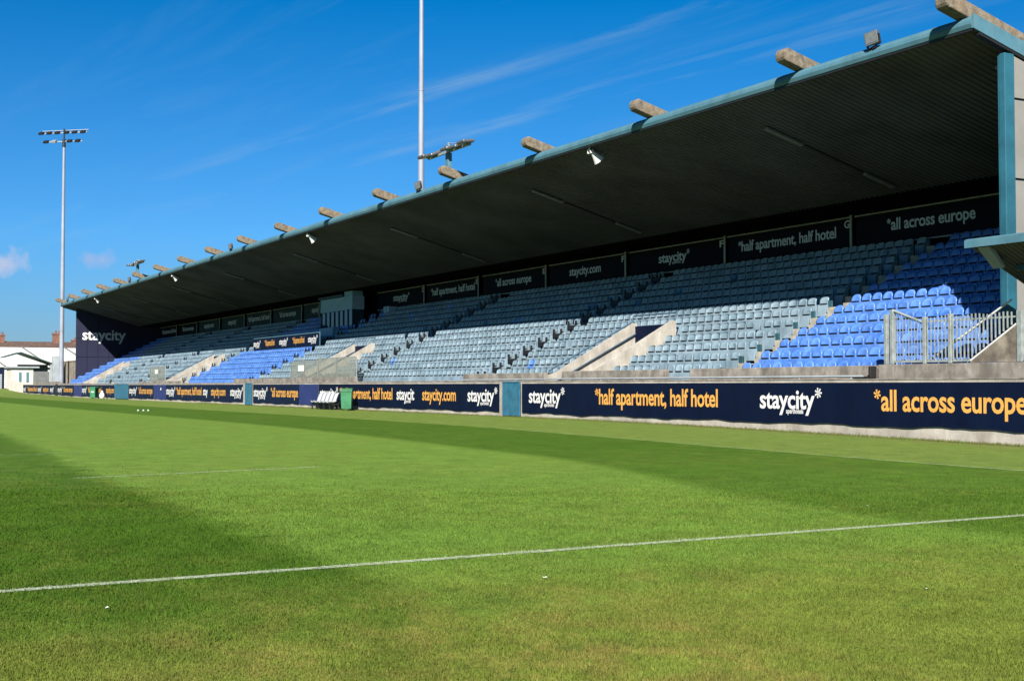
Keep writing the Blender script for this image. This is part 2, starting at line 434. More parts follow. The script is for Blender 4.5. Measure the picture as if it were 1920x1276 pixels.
def grass_mat(name, blade=False):
    m, nt, b = new_mat(name)
    N, L = nt.nodes, nt.links
    geo = N.new('ShaderNodeNewGeometry')
    sep = N.new('ShaderNodeSeparateXYZ'); L.new(geo.outputs['Position'], sep.inputs[0])

    def noise(scale, detail=5, rough=0.6, stretch=None):
        n = N.new('ShaderNodeTexNoise'); n.inputs['Scale'].default_value = scale
        n.inputs['Detail'].default_value = detail; n.inputs['Roughness'].default_value = rough
        if stretch:
            mp = N.new('ShaderNodeMapping'); mp.inputs['Scale'].default_value = stretch
            L.new(geo.outputs['Position'], mp.inputs['Vector']); L.new(mp.outputs[0], n.inputs['Vector'])
        else: L.new(geo.outputs['Position'], n.inputs['Vector'])
        return n.outputs[0]

    def mr(v, a, bb, c=0.0, d=1.0, smooth=True):
        n = N.new('ShaderNodeMapRange'); n.interpolation_type = 'SMOOTHSTEP' if smooth else 'LINEAR'
        n.clamp = True
        for i, x in enumerate((a, bb, c, d)): n.inputs[i + 1].default_value = x
        L.new(v, n.inputs[0]); return n.outputs[0]

    def mth(op, a, bb):
        n = N.new('ShaderNodeMath'); n.operation = op
        for i, x in enumerate((a, bb)):
            if isinstance(x, (int, float)): n.inputs[i].default_value = x
            else: L.new(x, n.inputs[i])
        return n.outputs[0]

    def mix(f, a, bb, blend='MIX'):
        n = N.new('ShaderNodeMix'); n.data_type = 'RGBA'; n.blend_type = blend
        if isinstance(f, (int, float)): n.inputs['Factor'].default_value = f
        else: L.new(f, n.inputs['Factor'])
        for k, x in (('A', a), ('B', bb)):
            if isinstance(x, tuple): n.inputs[k].default_value = (*x, 1)
            else: L.new(x, n.inputs[k])
        return n.outputs['Result']
    big = noise(0.35, 4)
    mid = noise(1.6, 5, 0.65)
    fine = noise(26, 6, 0.7)
    # mown bands run along the stand; their edges wander a little
    yw = mth('ADD', sep.outputs['Y'], mth('MULTIPLY', mth('SUBTRACT', mid, 0.5), 0.55))
    yw = mth('ADD', yw, mth('MULTIPLY', mth('SUBTRACT', noise(9, 4, 0.7), 0.5), 0.35))
    y1 = mth('ADD', yw, mth('MULTIPLY', mr(sep.outputs['X'], -22.0, -9.0), 2.4))
    d1 = mth('MULTIPLY', mr(y1, 12.0, 12.6), mr(yw, 17.55, 17.35))
    y2 = mth('ADD', yw, mth('MULTIPLY', mth('ADD', sep.outputs['X'], 11.5), 0.03))
    d2 = mth('MULTIPLY', mr(y2, 4.0, 3.4), mr(yw, -5.4, -4.8))
    d3 = mth('MULTIPLY', mr(yw, -13.0, -13.6), mr(yw, -22.0, -21.4))
    d1 = mth('MULTIPLY', d1, mr(sep.outputs['X'], -24.0, -10.0, 1.0, 0.72))
    dk = mth('ADD', mth('ADD', d1, d2), d3)
    near = mr(mth('ADD', sep.outputs['X'], mth('MULTIPLY', mth('SUBTRACT', big, 0.5), 5.0)), -9.5, -5.5)
    dk = mth('MULTIPLY', dk, mth('SUBTRACT', 1.0, mth('MULTIPLY', near, 0.7)))
    c = mix(dk, GRASS['light'], GRASS['dark'])
    c = mix(mr(yw, 17.4, 17.7), c, GRASS['verge'])
    c = mix(mth('MULTIPLY', near, 0.75), c, GRASS['wear'])
    # dry yellow patches, mostly in front of the white line
    dry = mth('MULTIPLY', mr(noise(1.7, 8, 0.78, (1, 1.5, 1)), 0.40, 0.66), mr(noise(0.22, 2), 0.36, 0.6))
    dry = mth('MULTIPLY', dry, mth('ADD', mth('MULTIPLY', near, 0.85), 0.22))
    c = mix(dry, c, GRASS['dry'])
    lush = mth('MULTIPLY', mr(noise(1.1, 5, 0.7), 0.58, 0.72), 0.55)
    c = mix(mth('MULTIPLY', lush, near), c, (0.034, 0.078, 0.012))
    # wear along the foot of the wall
    foot = mth('MULTIPLY', mr(sep.outputs['Y'], 22.6, 23.8), mr(mid, 0.35, 0.65))
    c = mix(mth('MULTIPLY', foot, 0.7), c, (0.10, 0.075, 0.038))
    v = mr(fine, 0.25, 0.75, 0.62, 1.38, False)
    v2 = mr(noise(110, 3, 0.7), 0.25, 0.75, 0.72, 1.28, False)
    v3 = mth('MULTIPLY', mr(mid, 0.3, 0.7, 0.84, 1.16, False), mr(noise(4.5, 5, 0.7), 0.3, 0.7, 0.84, 1.16, False))
    vv = mth('MULTIPLY', mth('MULTIPLY', v, v2), v3)
    cb = N.new('ShaderNodeCombineColor')
    for k in range(3): L.new(vv, cb.inputs[k])
    c = mix(1.0, c, cb.outputs[0], 'MULTIPLY')
    if blade:
        # blades that stand in the painted line carry its paint
        lx = mth('ADD', sep.outputs['X'], mth('MULTIPLY', sep.outputs['Y'], 0.0277))
        dl = mth('ABSOLUTE', mth('ADD', lx, 9.014 + 12 * 0.0277), 0.0)
        dl = mth('ADD', dl, mth('MULTIPLY', mth('SUBTRACT', noise(22, 4, 0.7), 0.5), 0.07))
        c = mix(mth('MULTIPLY', mr(dl, 0.070, 0.030), 0.66), c, (0.30, 0.345, 0.25))
    L.new(c, b.inputs['Base Color'])
    b.inputs['Roughness'].default_value = 0.8
    b.inputs['Specular IOR Level'].default_value = 0.06
    if blade:
        tl = N.new('ShaderNodeBsdfTranslucent'); L.new(c, tl.inputs['Color'])
        ms = N.new('ShaderNodeMixShader'); ms.inputs[0].default_value = 0.35
        L.new(b.outputs[0], ms.inputs[1]); L.new(tl.outputs[0], ms.inputs[2])
        L.new(ms.outputs[0], nt.nodes['Material Output'].inputs['Surface'])
    else:
        bp = N.new('ShaderNodeBump'); bp.inputs['Strength'].default_value = 0.6; bp.inputs['Distance'].default_value = 0.02
        hsum = mth('ADD', noise(45, 5, 0.75), mth('MULTIPLY', noise(8, 4), 0.6))
        L.new(hsum, bp.inputs['Height']); L.new(bp.outputs[0], b.inputs['Normal'])
    return m


M['grass'] = grass_mat('grass')
M['blade'] = grass_mat('grass_blade', True)


def line_mat():
    m, nt, b = new_mat('pitch_paint')
    N, L = nt.nodes, nt.links
    geo = N.new('ShaderNodeNewGeometry')
    nz = N.new('ShaderNodeTexNoise'); nz.inputs['Scale'].default_value = 14; nz.inputs['Detail'].default_value = 6
    nz.inputs['Roughness'].default_value = 0.75
    L.new(geo.outputs['Position'], nz.inputs['Vector'])
    at = N.new('ShaderNodeAttribute'); at.attribute_name = 'wear'
    ad = N.new('ShaderNodeMath'); ad.operation = 'ADD'
    L.new(nz.outputs[0], ad.inputs[0]); L.new(at.outputs['Fac'], ad.inputs[1])
    mr = N.new('ShaderNodeMapRange'); mr.inputs[1].default_value = 0.40; mr.inputs[2].default_value = 0.72
    L.new(ad.outputs[0], mr.inputs[0])
    b.inputs['Base Color'].default_value = (0.33, 0.37, 0.29, 1); b.inputs['Roughness'].default_value = 0.9
    tr = N.new('ShaderNodeBsdfTransparent')
    mx = N.new('ShaderNodeMixShader')
    L.new(mr.outputs[0], mx.inputs[0]); L.new(b.outputs[0], mx.inputs[1]); L.new(tr.outputs[0], mx.inputs[2])
    L.new(mx.outputs[0], nt.nodes['Material Output'].inputs['Surface'])
    return m


M['line'] = line_mat()


# ------------------------------------------------------------------ ground
def sm(t): t = min(1, max(0, t)); return t * t * (3 - 2 * t)


def gz(X):
    """height of the pitch: it falls gently towards the near goal and rises behind the far corner"""
    z = -0.13 + 0.20 * sm((-14 - X) / 26) ** 0.8 + 0.045 * sm((-70 - X) / 40)
    z += 0.20 * sm((-125 - X) / 40) + 0.60 * sm((-163 - X) / 22)
    return z


def make_ground():
    xs = [-4000, -1500, -700, -400, -300, -250] + [-220 + 2.0 * k for k in range(61)] + [-98 + 1.0 * k for k in range(109)] + [15, 20, 40, 100, 300, 1000]
    ys = [-3000, -1000, -300, -100] + [-60 + 5 * k for k in range(29)] + [100, 300, 1000, 3000]
    mb = MB()
    nx, ny = len(xs), len(ys)
    vs = [(x, y, gz(x)) for y in ys for x in xs]
    fs = [(j * nx + i, j * nx + i + 1, (j + 1) * nx + i + 1, (j + 1) * nx + i) for j in range(ny - 1) for i in range(nx - 1)]
    mb.add(vs, fs, 0, True)
    o = mb.build('pitch', M['grass'])
    tag(o, 'mown striped grass pitch in front of the stand', 'ground', kind='structure')


make_ground()


def marking(pts, w, name, wear0, wear1):
    """flat painted line following the ground, 4 mm above it"""
    vs, fs, wr = [], [], []
    n = len(pts)
    for i, (x, y) in enumerate(pts):
        a = pts[max(0, i - 1)]; b = pts[min(n - 1, i + 1)]
        t = Vector((b[0] - a[0], b[1] - a[1], 0)).normalized()
        nrm = Vector((-t.y, t.x, 0))
        for s in (-1, 1):
            q = Vector((x, y, 0)) + nrm * (s * w / 2)
            vs.append((q.x, q.y, gz(q.x) + 0.006)); wr.append(wear0 + (wear1 - wear0) * i / (n - 1))
    fs = [(2 * i, 2 * i + 1, 2 * i + 3, 2 * i + 2) for i in range(n - 1)]
    mb = MB(); mb.add(vs, fs, 0, True)
    o = mb.build(name, M['line'])
    at = o.data.attributes.new('wear', 'FLOAT', 'POINT')
    at.data.foreach_set('value', wr)
    tag(o, kind='structure')


marking([(-9.014 - 0.0277 * k * 1.0, -12 + k) for k in range(30)], 0.115, 'pitch_marking', 0.0, 0.0)
marking([(-19.75 - 0.09 * k, 3.5 + 0.5 * k) for k in range(9)], 0.11, 'pitch_marking', 0.12, 0.10)
marking([(-25.6 - 0.09 * k, 3.0 + 0.5 * k) for k in range(11)], 0.10, 'pitch_marking', 0.16, 0.26)
marking([(-8 - 1.5 * k, 17.45) for k in range(30)], 0.07, 'pitch_marking', 0.06, 0.24)


def make_blades():
    """short grass blades standing on the near part of the pitch"""
    n = 420000
    d = 3.9 + 13.0 * rng.random(n) ** 1.6 + 6.0 * rng.random(n) ** 4 * rng.random(n)
    lat = (rng.random(n) - 0.5) * 0.86
    c, s = math.cos(YAW), math.sin(YAW)
    X = -c * d + s * d * lat
    Y = s * d + c * d * lat
    zz = np.array([gz(x) for x in np.linspace(-25, 5, 601)])
    Z = np.interp(X, np.linspace(-25, 5, 601), zz)
    # taller tufts in patches
    tuft = 0.5 + 0.5 * np.sin(X * 3.1 + np.sin(Y * 2.3) * 2) * np.sin(Y * 3.7 + np.cos(X * 1.9) * 2)
    h = (0.008 + 0.009 * rng.random(n)) * (0.75 + 0.5 * tuft) * (1 + d / 26)
    w = (0.0022 + 0.0018 * rng.random(n)) * (0.75 + d / 11)
    # longer grass at the foot of the wall
    k = 26000
    X[:k] = -13.0 - 75.0 * rng.random(k) ** 1.6; Y[:k] = 23.80 - 0.30 * rng.random(k) ** 2.2
    Z[:k] = [gz(x) for x in X[:k]]
    h[:k] = 0.02 + 0.07 * rng.random(k) ** 2.5; w[:k] = 0.006 + 0.006 * rng.random(k)
    a = rng.random(n) * 2 * math.pi
    lean = 0.7 * h * rng.random(n)
    b = rng.random(n) * 2 * math.pi
    v = np.empty((n, 3, 3), np.float32)
    v[:, 0] = np.stack([X - w * np.cos(a), Y - w * np.sin(a), Z - 0.002], 1)
    v[:, 1] = np.stack([X + w * np.cos(a), Y + w * np.sin(a), Z - 0.002], 1)
    v[:, 2] = np.stack([X + lean * np.cos(b), Y + lean * np.sin(b), Z + h], 1)
    me = bpy.data.meshes.new('grass_blades')
    me.vertices.add(3 * n); me.loops.add(3 * n); me.polygons.add(n)
    me.vertices.foreach_set('co', v.reshape(-1))
    me.loops.foreach_set('vertex_index', np.arange(3 * n, dtype=np.int32))
    me.polygons.foreach_set('loop_start', np.arange(0, 3 * n, 3, dtype=np.int32))
    me.materials.append(M['blade'])
    me.update(calc_edges=True)
    o = bpy.data.objects.new('grass_blades', me); COL.objects.link(o)
    tag(o, 'short grass blades growing on the near half of the pitch', 'grass', kind='stuff')


make_blades()

# ------------------------------------------------------------------ grandstand
XN, XF = -22.52, -150.3            # roof ends
WALL_N, WALL_F = -22.52, -147.7    # end walls
TREAD, RISE = 0.7575, 0.379
ROWS = 13
Y0 = 25.0                          # front of the lowest tread


def floor_z(i): return 1.17 + RISE * i


def seat_y(i): return 25.75 + TREAD * i


YE, ZE, SLOPE, YK = 25.1, 10.03, 0.27, 33.1


def roof_z(y): return ZE - SLOPE * (min(y, YK) - YE)


stand = thing('grandstand', 'long covered concrete grandstand with teal roof edge and rows of seats', 'grandstand', (0, 0, 0))
VOMS = [(-42.75, -40.35), (-72.3, -69.7), (-102.4, -99.9), (-135.4, -133.1)]   # stairways cut into the terrace
VY = 28.75                         # where each stairway meets its doorway


def make_terrace():
    mb = MB()
    edges = [WALL_F]
    for a, b in sorted(VOMS): edges += [a - 0.1, b + 0.1]
    edges += [WALL_N]
    def prof(i0):
        p = []
        for i in range(i0, ROWS):
            p += [(Y0 + TREAD * i, floor_z(i - 1) if i > i0 else 0.0), (Y0 + TREAD * i, floor_z(i))]
        p += [(35.6, floor_z(ROWS - 1)), (35.6, 0.0)]
        return p
    for k in range(len(edges) - 1):
        cut = k % 2 == 1
        mb.extrude_x(prof(5 if cut else 0), edges[k], edges[k + 1])
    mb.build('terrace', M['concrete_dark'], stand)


make_terrace()


def make_vomitory(xl, xr):
    """stairway between two pale walls whose tops follow the rake, closed by a doorway"""
    mb = MB()
    th = 0.2
    ztop = lambda y: 1.72 + (y - 24.9) * 0.515
    for x0, x1 in ((xl - th, xl), (xr, xr + th)):
        p = [(24.86, 0.2), (24.86, 1.66), (25.2, 1.74), (VY, ztop(VY)), (VY + 0.12, ztop(VY)), (VY + 0.12, 0.2)]
        mb = MB(); mb.extrude_x(p, x0, x1)
        mb.build('stair_wall', M['concrete_pale'], stand)
    st = MB()
    pr = [(24.87, 0.3), (24.87, 0.95)]
    for k in range(9): pr += [(24.87 + 0.42 * k + 0.42, 0.95 + 0.16 * k), (24.87 + 0.42 * k + 0.42, 0.95 + 0.16 * (k + 1))]
    pr += [(VY, 0.95 + 0.16 * 9), (VY, 0.3)]
    st.extrude_x(pr, xl + 0.002, xr - 0.002)
    st.build('stair_flight', M['concrete_pale'], stand)
    d = MB()
    d.box(xl + 0.003, xr - 0.003, VY + 0.02, VY + 0.10, 0.9, ztop(VY) - 0.12)
    d.build('doorway', M['navy'], stand)
    r = MB()
    # handrail on the stair side, guard rail on top of the left wall and round the back
    zr = lambda y: ztop(y) - 0.42
    r.path([(xl + 0.08, 24.95, 1.30), (xl + 0.08, 25.35, zr(25.35)), (xl + 0.08, VY, zr(VY))], 0.028)
    r.path([(xl - 0.26, 25.0, 1.80), (xl - 0.26, 25.3, 1.98), (xl - 0.26, VY, ztop(VY) + 0.02), (xl - 0.26, VY + 0.14, ztop(VY) + 0.30),
            (xr + 0.26, VY + 0.14, ztop(VY) + 0.30), (xr + 0.26, VY, ztop(VY) + 0.05)], 0.028)
    r.build('handrail', M['rail_blue'], stand)


for a, b in VOMS: make_vomitory(a, b)


def make_front_walls():
    segs = [(-25.40, -14.5, 1.80), (-33.62, -25.52, 1.785), (-41.55, -34.96, 1.785), (-49.75, -42.85, 1.75), (-83.2, -62.1, 1.70), (-105.8, -96.7, 1.62), (-110.5, -106.2, 1.60)]
    for x0, x1, z in segs:
        mb = MB()
        mb.bev_box(x0, x1, 24.70, 24.86, 0.6, z, 0.012)
        mb.build('front_wall', M['concrete'], stand)
    lows = [(-62.1, -49.76, 1.475), (-96.7, -83.2, 1.46), (-131, -110.5, 1.46), (-150, -131, 1.50)]
    for x0, x1, z in lows:
        mb = MB(); mb.bev_box(x0 + .003, x1 - .003, 24.62, 24.86, 0.6, z, 0.01)
        mb.build('kerb', M['concrete'], stand)
    mb = MB(); mb.box(-150, -14.5, 24.06, 24.70, 0.5, 1.0); mb.build('walkway', M['concrete'], stand)


make_front_walls()


def make_roof():
    # corrugated underside: ribs run from front to back
    xs, dz = [], []
    x = XF; k = 0
    pitch = 0.24
    while x < XN - 0.01:
        for off, h in ((0, 0), (0.07, 0), (0.10, 0.045), (0.21, 0.045)):
            if x + off < XN: xs.append(x + off); dz.append(h)
        x += pitch
    xs.append(XN); dz.append(0)
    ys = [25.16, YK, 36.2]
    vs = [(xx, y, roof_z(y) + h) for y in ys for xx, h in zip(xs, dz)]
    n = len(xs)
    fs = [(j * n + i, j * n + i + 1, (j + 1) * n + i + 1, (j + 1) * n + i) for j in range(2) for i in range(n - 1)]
    mb = MB(); mb.add(vs, fs[:n - 1]); mb.add(vs, fs[n - 1:], 1)  # flat rear strip coloured black to carry the shade at the back
    mb.build('soffit', [M['soffit'], M['black_wall_or_shade']], stand)
    mb = MB()
    p = [(25.24, roof_z(25.24) + 0.10), (YK, roof_z(YK) + 0.10), (36.2, roof_z(36.2) + 0.10), (36.2, roof_z(36.2) + 0.30), (YK, roof_z(YK) + 0.30), (25.24, roof_z(25.24) + 0.30)]
    mb.extrude_x(p, XF + 0.02, XN - 0.02)
    mb.build('roof', M['roof_top'], stand)
    # rounded front edge trim
    mb = MB()
    p = [(25.16, ZE - 0.03), (25.10, ZE), (25.06, ZE + 0.10), (25.07, ZE + 0.19), (25.12, ZE + 0.27), (25.22, ZE + 0.325), (25.34, ZE + 0.325), (25.34, ZE + 0.10), (25.16, ZE + 0.05)]
    nseg = 21
    for k in range(nseg):
        a = XF + (XN - XF) * k / nseg; b = XF + (XN - XF) * (k + 1) / nseg
        mb.extrude_x(p, a + 0.004, b - 0.004)
    mb.build('fascia', M['teal'], stand)
    # dark drip strip under the edge
    mb = MB(); mb.box(XF, XN, 25.10, 25.17, ZE - 0.075, ZE - 0.032); mb.build('drip_strip', M['black_metal'], stand)
    # verge trims along the gable ends
    for x0, x1 in ((XN + 0.002, XN + 0.07), (XF - 0.07, XF - 0.002)):
        mb = MB()
        top = lambda y: roof_z(y) + 0.34
        p = [(25.08, ZE - 0.02), (YK, roof_z(YK) - 0.05), (36.2, roof_z(36.2) - 0.05), (36.2, top(36.2)), (YK, top(YK)), (25.10, top(25.10))]
        mb.extrude_x(p, x0, x1)
        mb.build('verge_trim', M['teal'], stand)
        mb = MB()
        p = [(25.3, roof_z(25.3) - 0.10), (YK, roof_z(YK) - 0.12), (36.2, roof_z(36.2) - 0.12), (36.2, roof_z(36.2) - 0.055), (YK, roof_z(YK) - 0.055), (25.3, roof_z(25.3) - 0.035)]
        mb.extrude_x(p, x0 - 0.10 if x0 > -100 else x0 + 0.06, x1 - 0.02 if x0 > -100 else x1)
        mb.build('verge_strip', M['black_metal'], stand)
    # raking concrete beams above the roof, their rounded ends poke out past the edge
    for n in range(18):
        xc = -22.90 if n == 0 else -28.92 - 7.558 * (n - 1)
        mb = MB()
        w = 0.20
        ang = math.atan(SLOPE)
        yb = lambda y: ZE + 0.335 - SLOPE * (y - YE)
        hh = 0.40
        prof = []
        yt = 24.62
        prof.append((33.0, yb(33.0)))
        prof.append((yt, yb(yt)))
        for t in (-70, -45, -20, 5, 30, 55, 80):
            cc = (yt, yb(yt) + hh / 2)
            a = R(180 + 0) + R(t)
            prof.append((cc[0] + 0.17 * math.cos(R(180 - t)) , cc[1] + hh / 2 * math.sin(R(t))))
        prof.append((yt, yb(yt) + hh)); prof.append((33.0, yb(33.0) + hh))
        mb.extrude_x(prof, xc - w, xc + w)
        o = mb.build('roof_beam', M['lichen'], stand)
        bv = o.modifiers.new('bevel', 'BEVEL'); bv.width = 0.035; bv.segments = 2; bv.limit_method = 'ANGLE'; bv.angle_limit = R(50)


make_roof()


def make_walls():
    mb = MB(); mb.box(WALL_F - 0.02, WALL_N, 35.602, 35.85, 0.0, roof_z(36) + 0.02); mb.build('rear_wall', M['black_wall_or_shade'], stand)
    # far end: navy panels with shadow gaps
    far = bpy.data.objects.new('end_wall', None); COL.objects.link(far); far.parent = stand
    mb = MB()
    ys = [26.3 + 1.165 * k for k in range(9)]
    zs = [0.3, 2.35, 4.4, 6.45, 9.75]
    back = MB(); back.extrude_x([(26.3, 0.3), (35.6, 0.3), (35.6, roof_z(35.6) - 0.02), (YK, roof_z(YK) - 0.02), (26.3, roof_z(26.3) - 0.02)], WALL_F - 0.25, WALL_F - 0.06)
    back.build('backing', M['joint'], far)
    for i in range(8):
        for j in range(4):
            ya, yb_ = ys[i] + 0.02, ys[i + 1] - 0.02
            za = zs[j] + 0.02
            zt = lambda y: min(zs[j + 1] - 0.02, roof_z(y) - 0.03)
            if zt(yb_) <= za: continue
            mb.extrude_x([(ya, za), (yb_, za), (yb_, zt(yb_)), (ya, zt(ya))], WALL_F - 0.06 + 0.002, WALL_F)
    mb.build('cladding', M['navy_panel'], far)
    # near end: beige panels outside, teal corner post
    nw = bpy.data.objects.new('end_wall', None); COL.objects.link(nw); nw.parent = stand
    mb = MB()
    zs = [0.3, 2.4, 4.40, 6.41, 8.43, 9.8]
    ysn = [26.55, 29.6, 32.6, 35.6]
    for i in range(3):
        for j in range(5):
            ya, yb_ = ysn[i] + 0.015, ysn[i + 1] - 0.015
            za = zs[j] + 0.03
            zt = lambda y: min(zs[j + 1] - 0.03, roof_z(y) - 0.13)
            if zt(yb_) <= za: continue
            mb.extrude_x([(ya, za), (yb_, za), (yb_, zt(yb_)), (ya, zt(ya))], WALL_N - 0.05, WALL_N - 0.002)
    mb.build('cladding', M['beige_panel'], nw)
    back = MB(); back.extrude_x([(26.5, 0.3), (35.6, 0.3), (35.6, roof_z(35.6) - 0.02), (YK, roof_z(YK) - 0.02), (26.5, roof_z(26.5) - 0.02)], WALL_N - 0.22, WALL_N - 0.052)
    back.build('backing', M['joint'], nw)
    mb = MB()
    mb.bev_box(WALL_N - 0.16, WALL_N + 0.03, 26.20, 26.548, 0.3, roof_z(26.3) - 0.16, 0.015)
    mb.box(WALL_N - 0.19, WALL_N - 0.162, 26.205, 26.25, 0.3, roof_z(26.3) - 0.2)
    mb.build('corner_post', M['teal_post'], stand)


make_walls()


# ------------------------------------------------------------------ lettering
_tc = {}


def text_mesh(s, bold=0.020):
    """(verts, faces) of a string in the built-in font, flat, baseline at 0"""
    if s in _tc: return _tc[s]
    cu = bpy.data.curves.new('lettering', 'FONT')
    cu.body = s; cu.size = 1.0; cu.offset = bold; cu.space_character = 0.97; cu.resolution_u = 3
    o = bpy.data.objects.new('lettering', cu)
    COL.objects.link(o)
    bpy.context.view_layer.update()
    dg = bpy.context.evaluated_depsgraph_get()
    me = o.evaluated_get(dg).to_mesh()
    vs = [v.co.copy() for v in me.vertices]
    fs = [tuple(p.vertices) for p in me.polygons]
    o.evaluated_get(dg).to_mesh_clear()
    bpy.data.objects.remove(o); bpy.data.curves.remove(cu)
    _tc[s] = (vs, fs)
    return _tc[s]


XH = None


def burst(cx, cz, r, w, n=7):
    """asterisk of n tapered petals"""
    vs, fs = [], []
    for k in range(n):
        a = math.pi / 2 + 2 * math.pi * k / n + 0.22
        d = Vector((math.cos(a), math.sin(a))); p = Vector((-d.y, d.x))
        b = len(vs)
        for q in (d * (r * 0.12) - p * w * 0.35, d * r - p * w * 0.75, d * r * 1.05, d * r + p * w * 0.75, d * (r * 0.12) + p * w * 0.35):
            vs.append(Vector((cx + q.x, cz + q.y, 0)))
        fs.append(tuple(range(b, b + 5)))
    return vs, fs


def lettering(parent, s, x0, x1, base, xh, y, m, star='', sub='', axis='X', name='lettering'):
    """flat letters on a panel whose front is the plane y (facing -Y), stretched to fit x0..x1; star: 'pre' or 'post' asterisk"""
    global XH
    if XH is None:
        v, _ = text_mesh('x'); XH = max(p.y for p in v) - min(p.y for p in v)
    sz = xh / XH
    sw = {'': 0, 'pre': 0.62, 'post': 0.74}[star] * xh
    gap = 0.06 * xh if star else 0
    if sw > 0.16 * abs(x1 - x0): sw = 0.16 * abs(x1 - x0)
    xa, xb = x0, x1
    if star == 'pre': xa = x0 + sw + gap
    if star == 'post': xb = x1 - sw - gap * 0.4
    v, f = text_mesh(s)
    mn, mx = min(p.x for p in v), max(p.x for p in v)
    kx = (xb - xa) / (mx - mn)
    vs = [Vector((xa + (p.x - mn) * kx, base + p.y * sz, 0)) for p in v]
    fs = list(f)
    asc = xh * 1.36
    def addp(bv, bf):
        b = len(vs); vs.extend(bv); fs.extend(tuple(b + i for i in q) for q in bf)
    if star == 'pre':
        bv, bf = burst(x0 + sw / 2, base + asc - 0.24 * xh, 0.32 * xh, 0.115 * xh, 6); 
        kk = sw / (0.62 * xh)
        addp([Vector((x0 + sw / 2 + (p.x - x0 - sw / 2) * kk, p.y, 0)) for p in bv], bf)
    if star == 'post':
        bv, bf = burst(x1 - sw / 2, base + asc - 0.18 * xh, 0.37 * xh, 0.10 * xh, 7)
        kk = sw / (0.76 * xh)
        addp([Vector((x1 - sw / 2 + (p.x - x1 + sw / 2) * kk, p.y, 0)) for p in bv], bf)
    if sub:
        v2, f2 = text_mesh(sub)
        m2, M2 = min(p.x for p in v2), max(p.x for p in v2)
        a2 = xa + (xb - xa) * 0.49; b2 = xa + (xb - xa) * 0.80
        k2 = (b2 - a2) / (M2 - m2)
        addp([Vector((a2 + (p.x - m2) * k2, base - 0.37 * xh + p.y * sz * 0.26, 0)) for p in v2], f2)
    mb = MB()
    if axis == 'X': P = [(p.x, y, p.y) for p in vs]
    else: P = [(y, p.x, p.y) for p in vs]
    mb.add(P, fs)
    return mb.build(name, m, parent, fix=False)


ew = [o for o in COL.objects if o.name.startswith('end_wall')][0]
lettering(ew, 'staycity', 26.95, 31.6, 6.30, 0.80, WALL_F + 0.012, M['white_ink'], axis='Y')


# ------------------------------------------------------------------ seats
def seat_parts(drop, wid):
    """backrest, folded seat pan and bracket of one tip-up seat; origin on the tread under the backrest, facing -Y"""
    b = MB()
    nu, nv = 8, 5
    z0, zt = 0.47, 0.80
    def P(u, v, back):
        x = u * wid * (1 - 0.05 * v)
        top = zt - drop * abs(u) ** 3.2
        z = z0 + (top - z0) * v
        y = 0.03 * v - 0.055 * u * u * (0.5 + 0.5 * v) + (0.028 if back else 0.0)
        y += 0.03 * max(0, v - 0.75) / 0.25          # rolled top edge
        return (x, y, z)
    g = [[P(-1 + 2 * i / nu, j / nv, k) for j in range(nv + 1) for i in range(nu + 1)] for k in (0, 1)]
    n = nu + 1
    fq = [(j * n + i, j * n + i + 1, (j + 1) * n + i + 1, (j + 1) * n + i) for j in range(nv) for i in range(nu)]
    m = len(g[0])
    rim = [j * n for j in range(nv, -1, -1)] + list(range(1, n)) + [j * n + nu for j in range(1, nv + 1)] + [nv * n + i for i in range(nu - 1, 0, -1)]
    fs = fq + [tuple(m + q for q in reversed(f)) for f in fq] + [(rim[k], rim[(k + 1) % len(rim)], m + rim[(k + 1) % len(rim)], m + rim[k]) for k in range(len(rim))]
    b.add(g[0] + g[1], fs, 0, True)
    # moulded ledge and the two hand slots below it
    b.box(-wid * 0.80, wid * 0.80, -0.052, 0.006, 0.578, 0.596, 0)
    for s in (-1, 1):
        b.box(s * wid * 0.42 - 0.074, s * wid * 0.42 + 0.074, -0.034, 0.0, 0.522, 0.570, 1)
    p = MB()
    p.add([(-wid * .92, -0.11, 0.50), (wid * .92, -0.11, 0.50), (wid * .92, -0.06, 0.525), (-wid * .92, -0.06, 0.525),
           (-wid * .86, -0.17, 0.14), (wid * .86, -0.17, 0.14), (wid * .86, -0.11, 0.12), (-wid * .86, -0.11, 0.12)],
          [(0, 1, 2, 3), (4, 7, 6, 5), (0, 4, 5, 1), (1, 5, 6, 2), (2, 6, 7, 3), (3, 7, 4, 0)], 0)
    k = MB()
    ww = wid + 0.018
    pr = [(-ww, 0.0), (-ww + 0.02, 0.0), (-ww + 0.02, 0.30), (ww - 0.02, 0.30), (ww - 0.02, 0.0), (ww, 0.0), (ww, 0.54), (ww - 0.02, 0.54), (ww - 0.02, 0.33), (-ww + 0.02, 0.33), (-ww + 0.02, 0.54), (-ww, 0.54)]
    n = len(pr)
    k.add([(x, -0.09, z) for x, z in pr] + [(x, 0.02, z) for x, z in pr], [(i, (i + 1) % n, n + (i + 1) % n, n + i) for i in range(n)] + [(0, 1, 2, 9, 10, 11), (2, 3, 8, 9), (3, 4, 5, 6, 7, 8),
          tuple(n + q for q in (11, 10, 9, 2, 1, 0)), tuple(n + q for q in (9, 8, 3, 2)), tuple(n + q for q in (8, 7, 6, 5, 4, 3))], 0)
    return b, p, k


BLUE = seat_parts(0.105, 0.215)
GREY = seat_parts(0.060, 0.218)
SEAT_W = 0.472

# seats along each row: (x from, x to) blocks and colours
AISLES = [(-33.36, -32.80), (-49.35, -48.85), (-65.35, -64.75), (-81.9, -81.3), (-98.9, -98.3), (-113.2, -112.5), (-125.5, -124.9)]


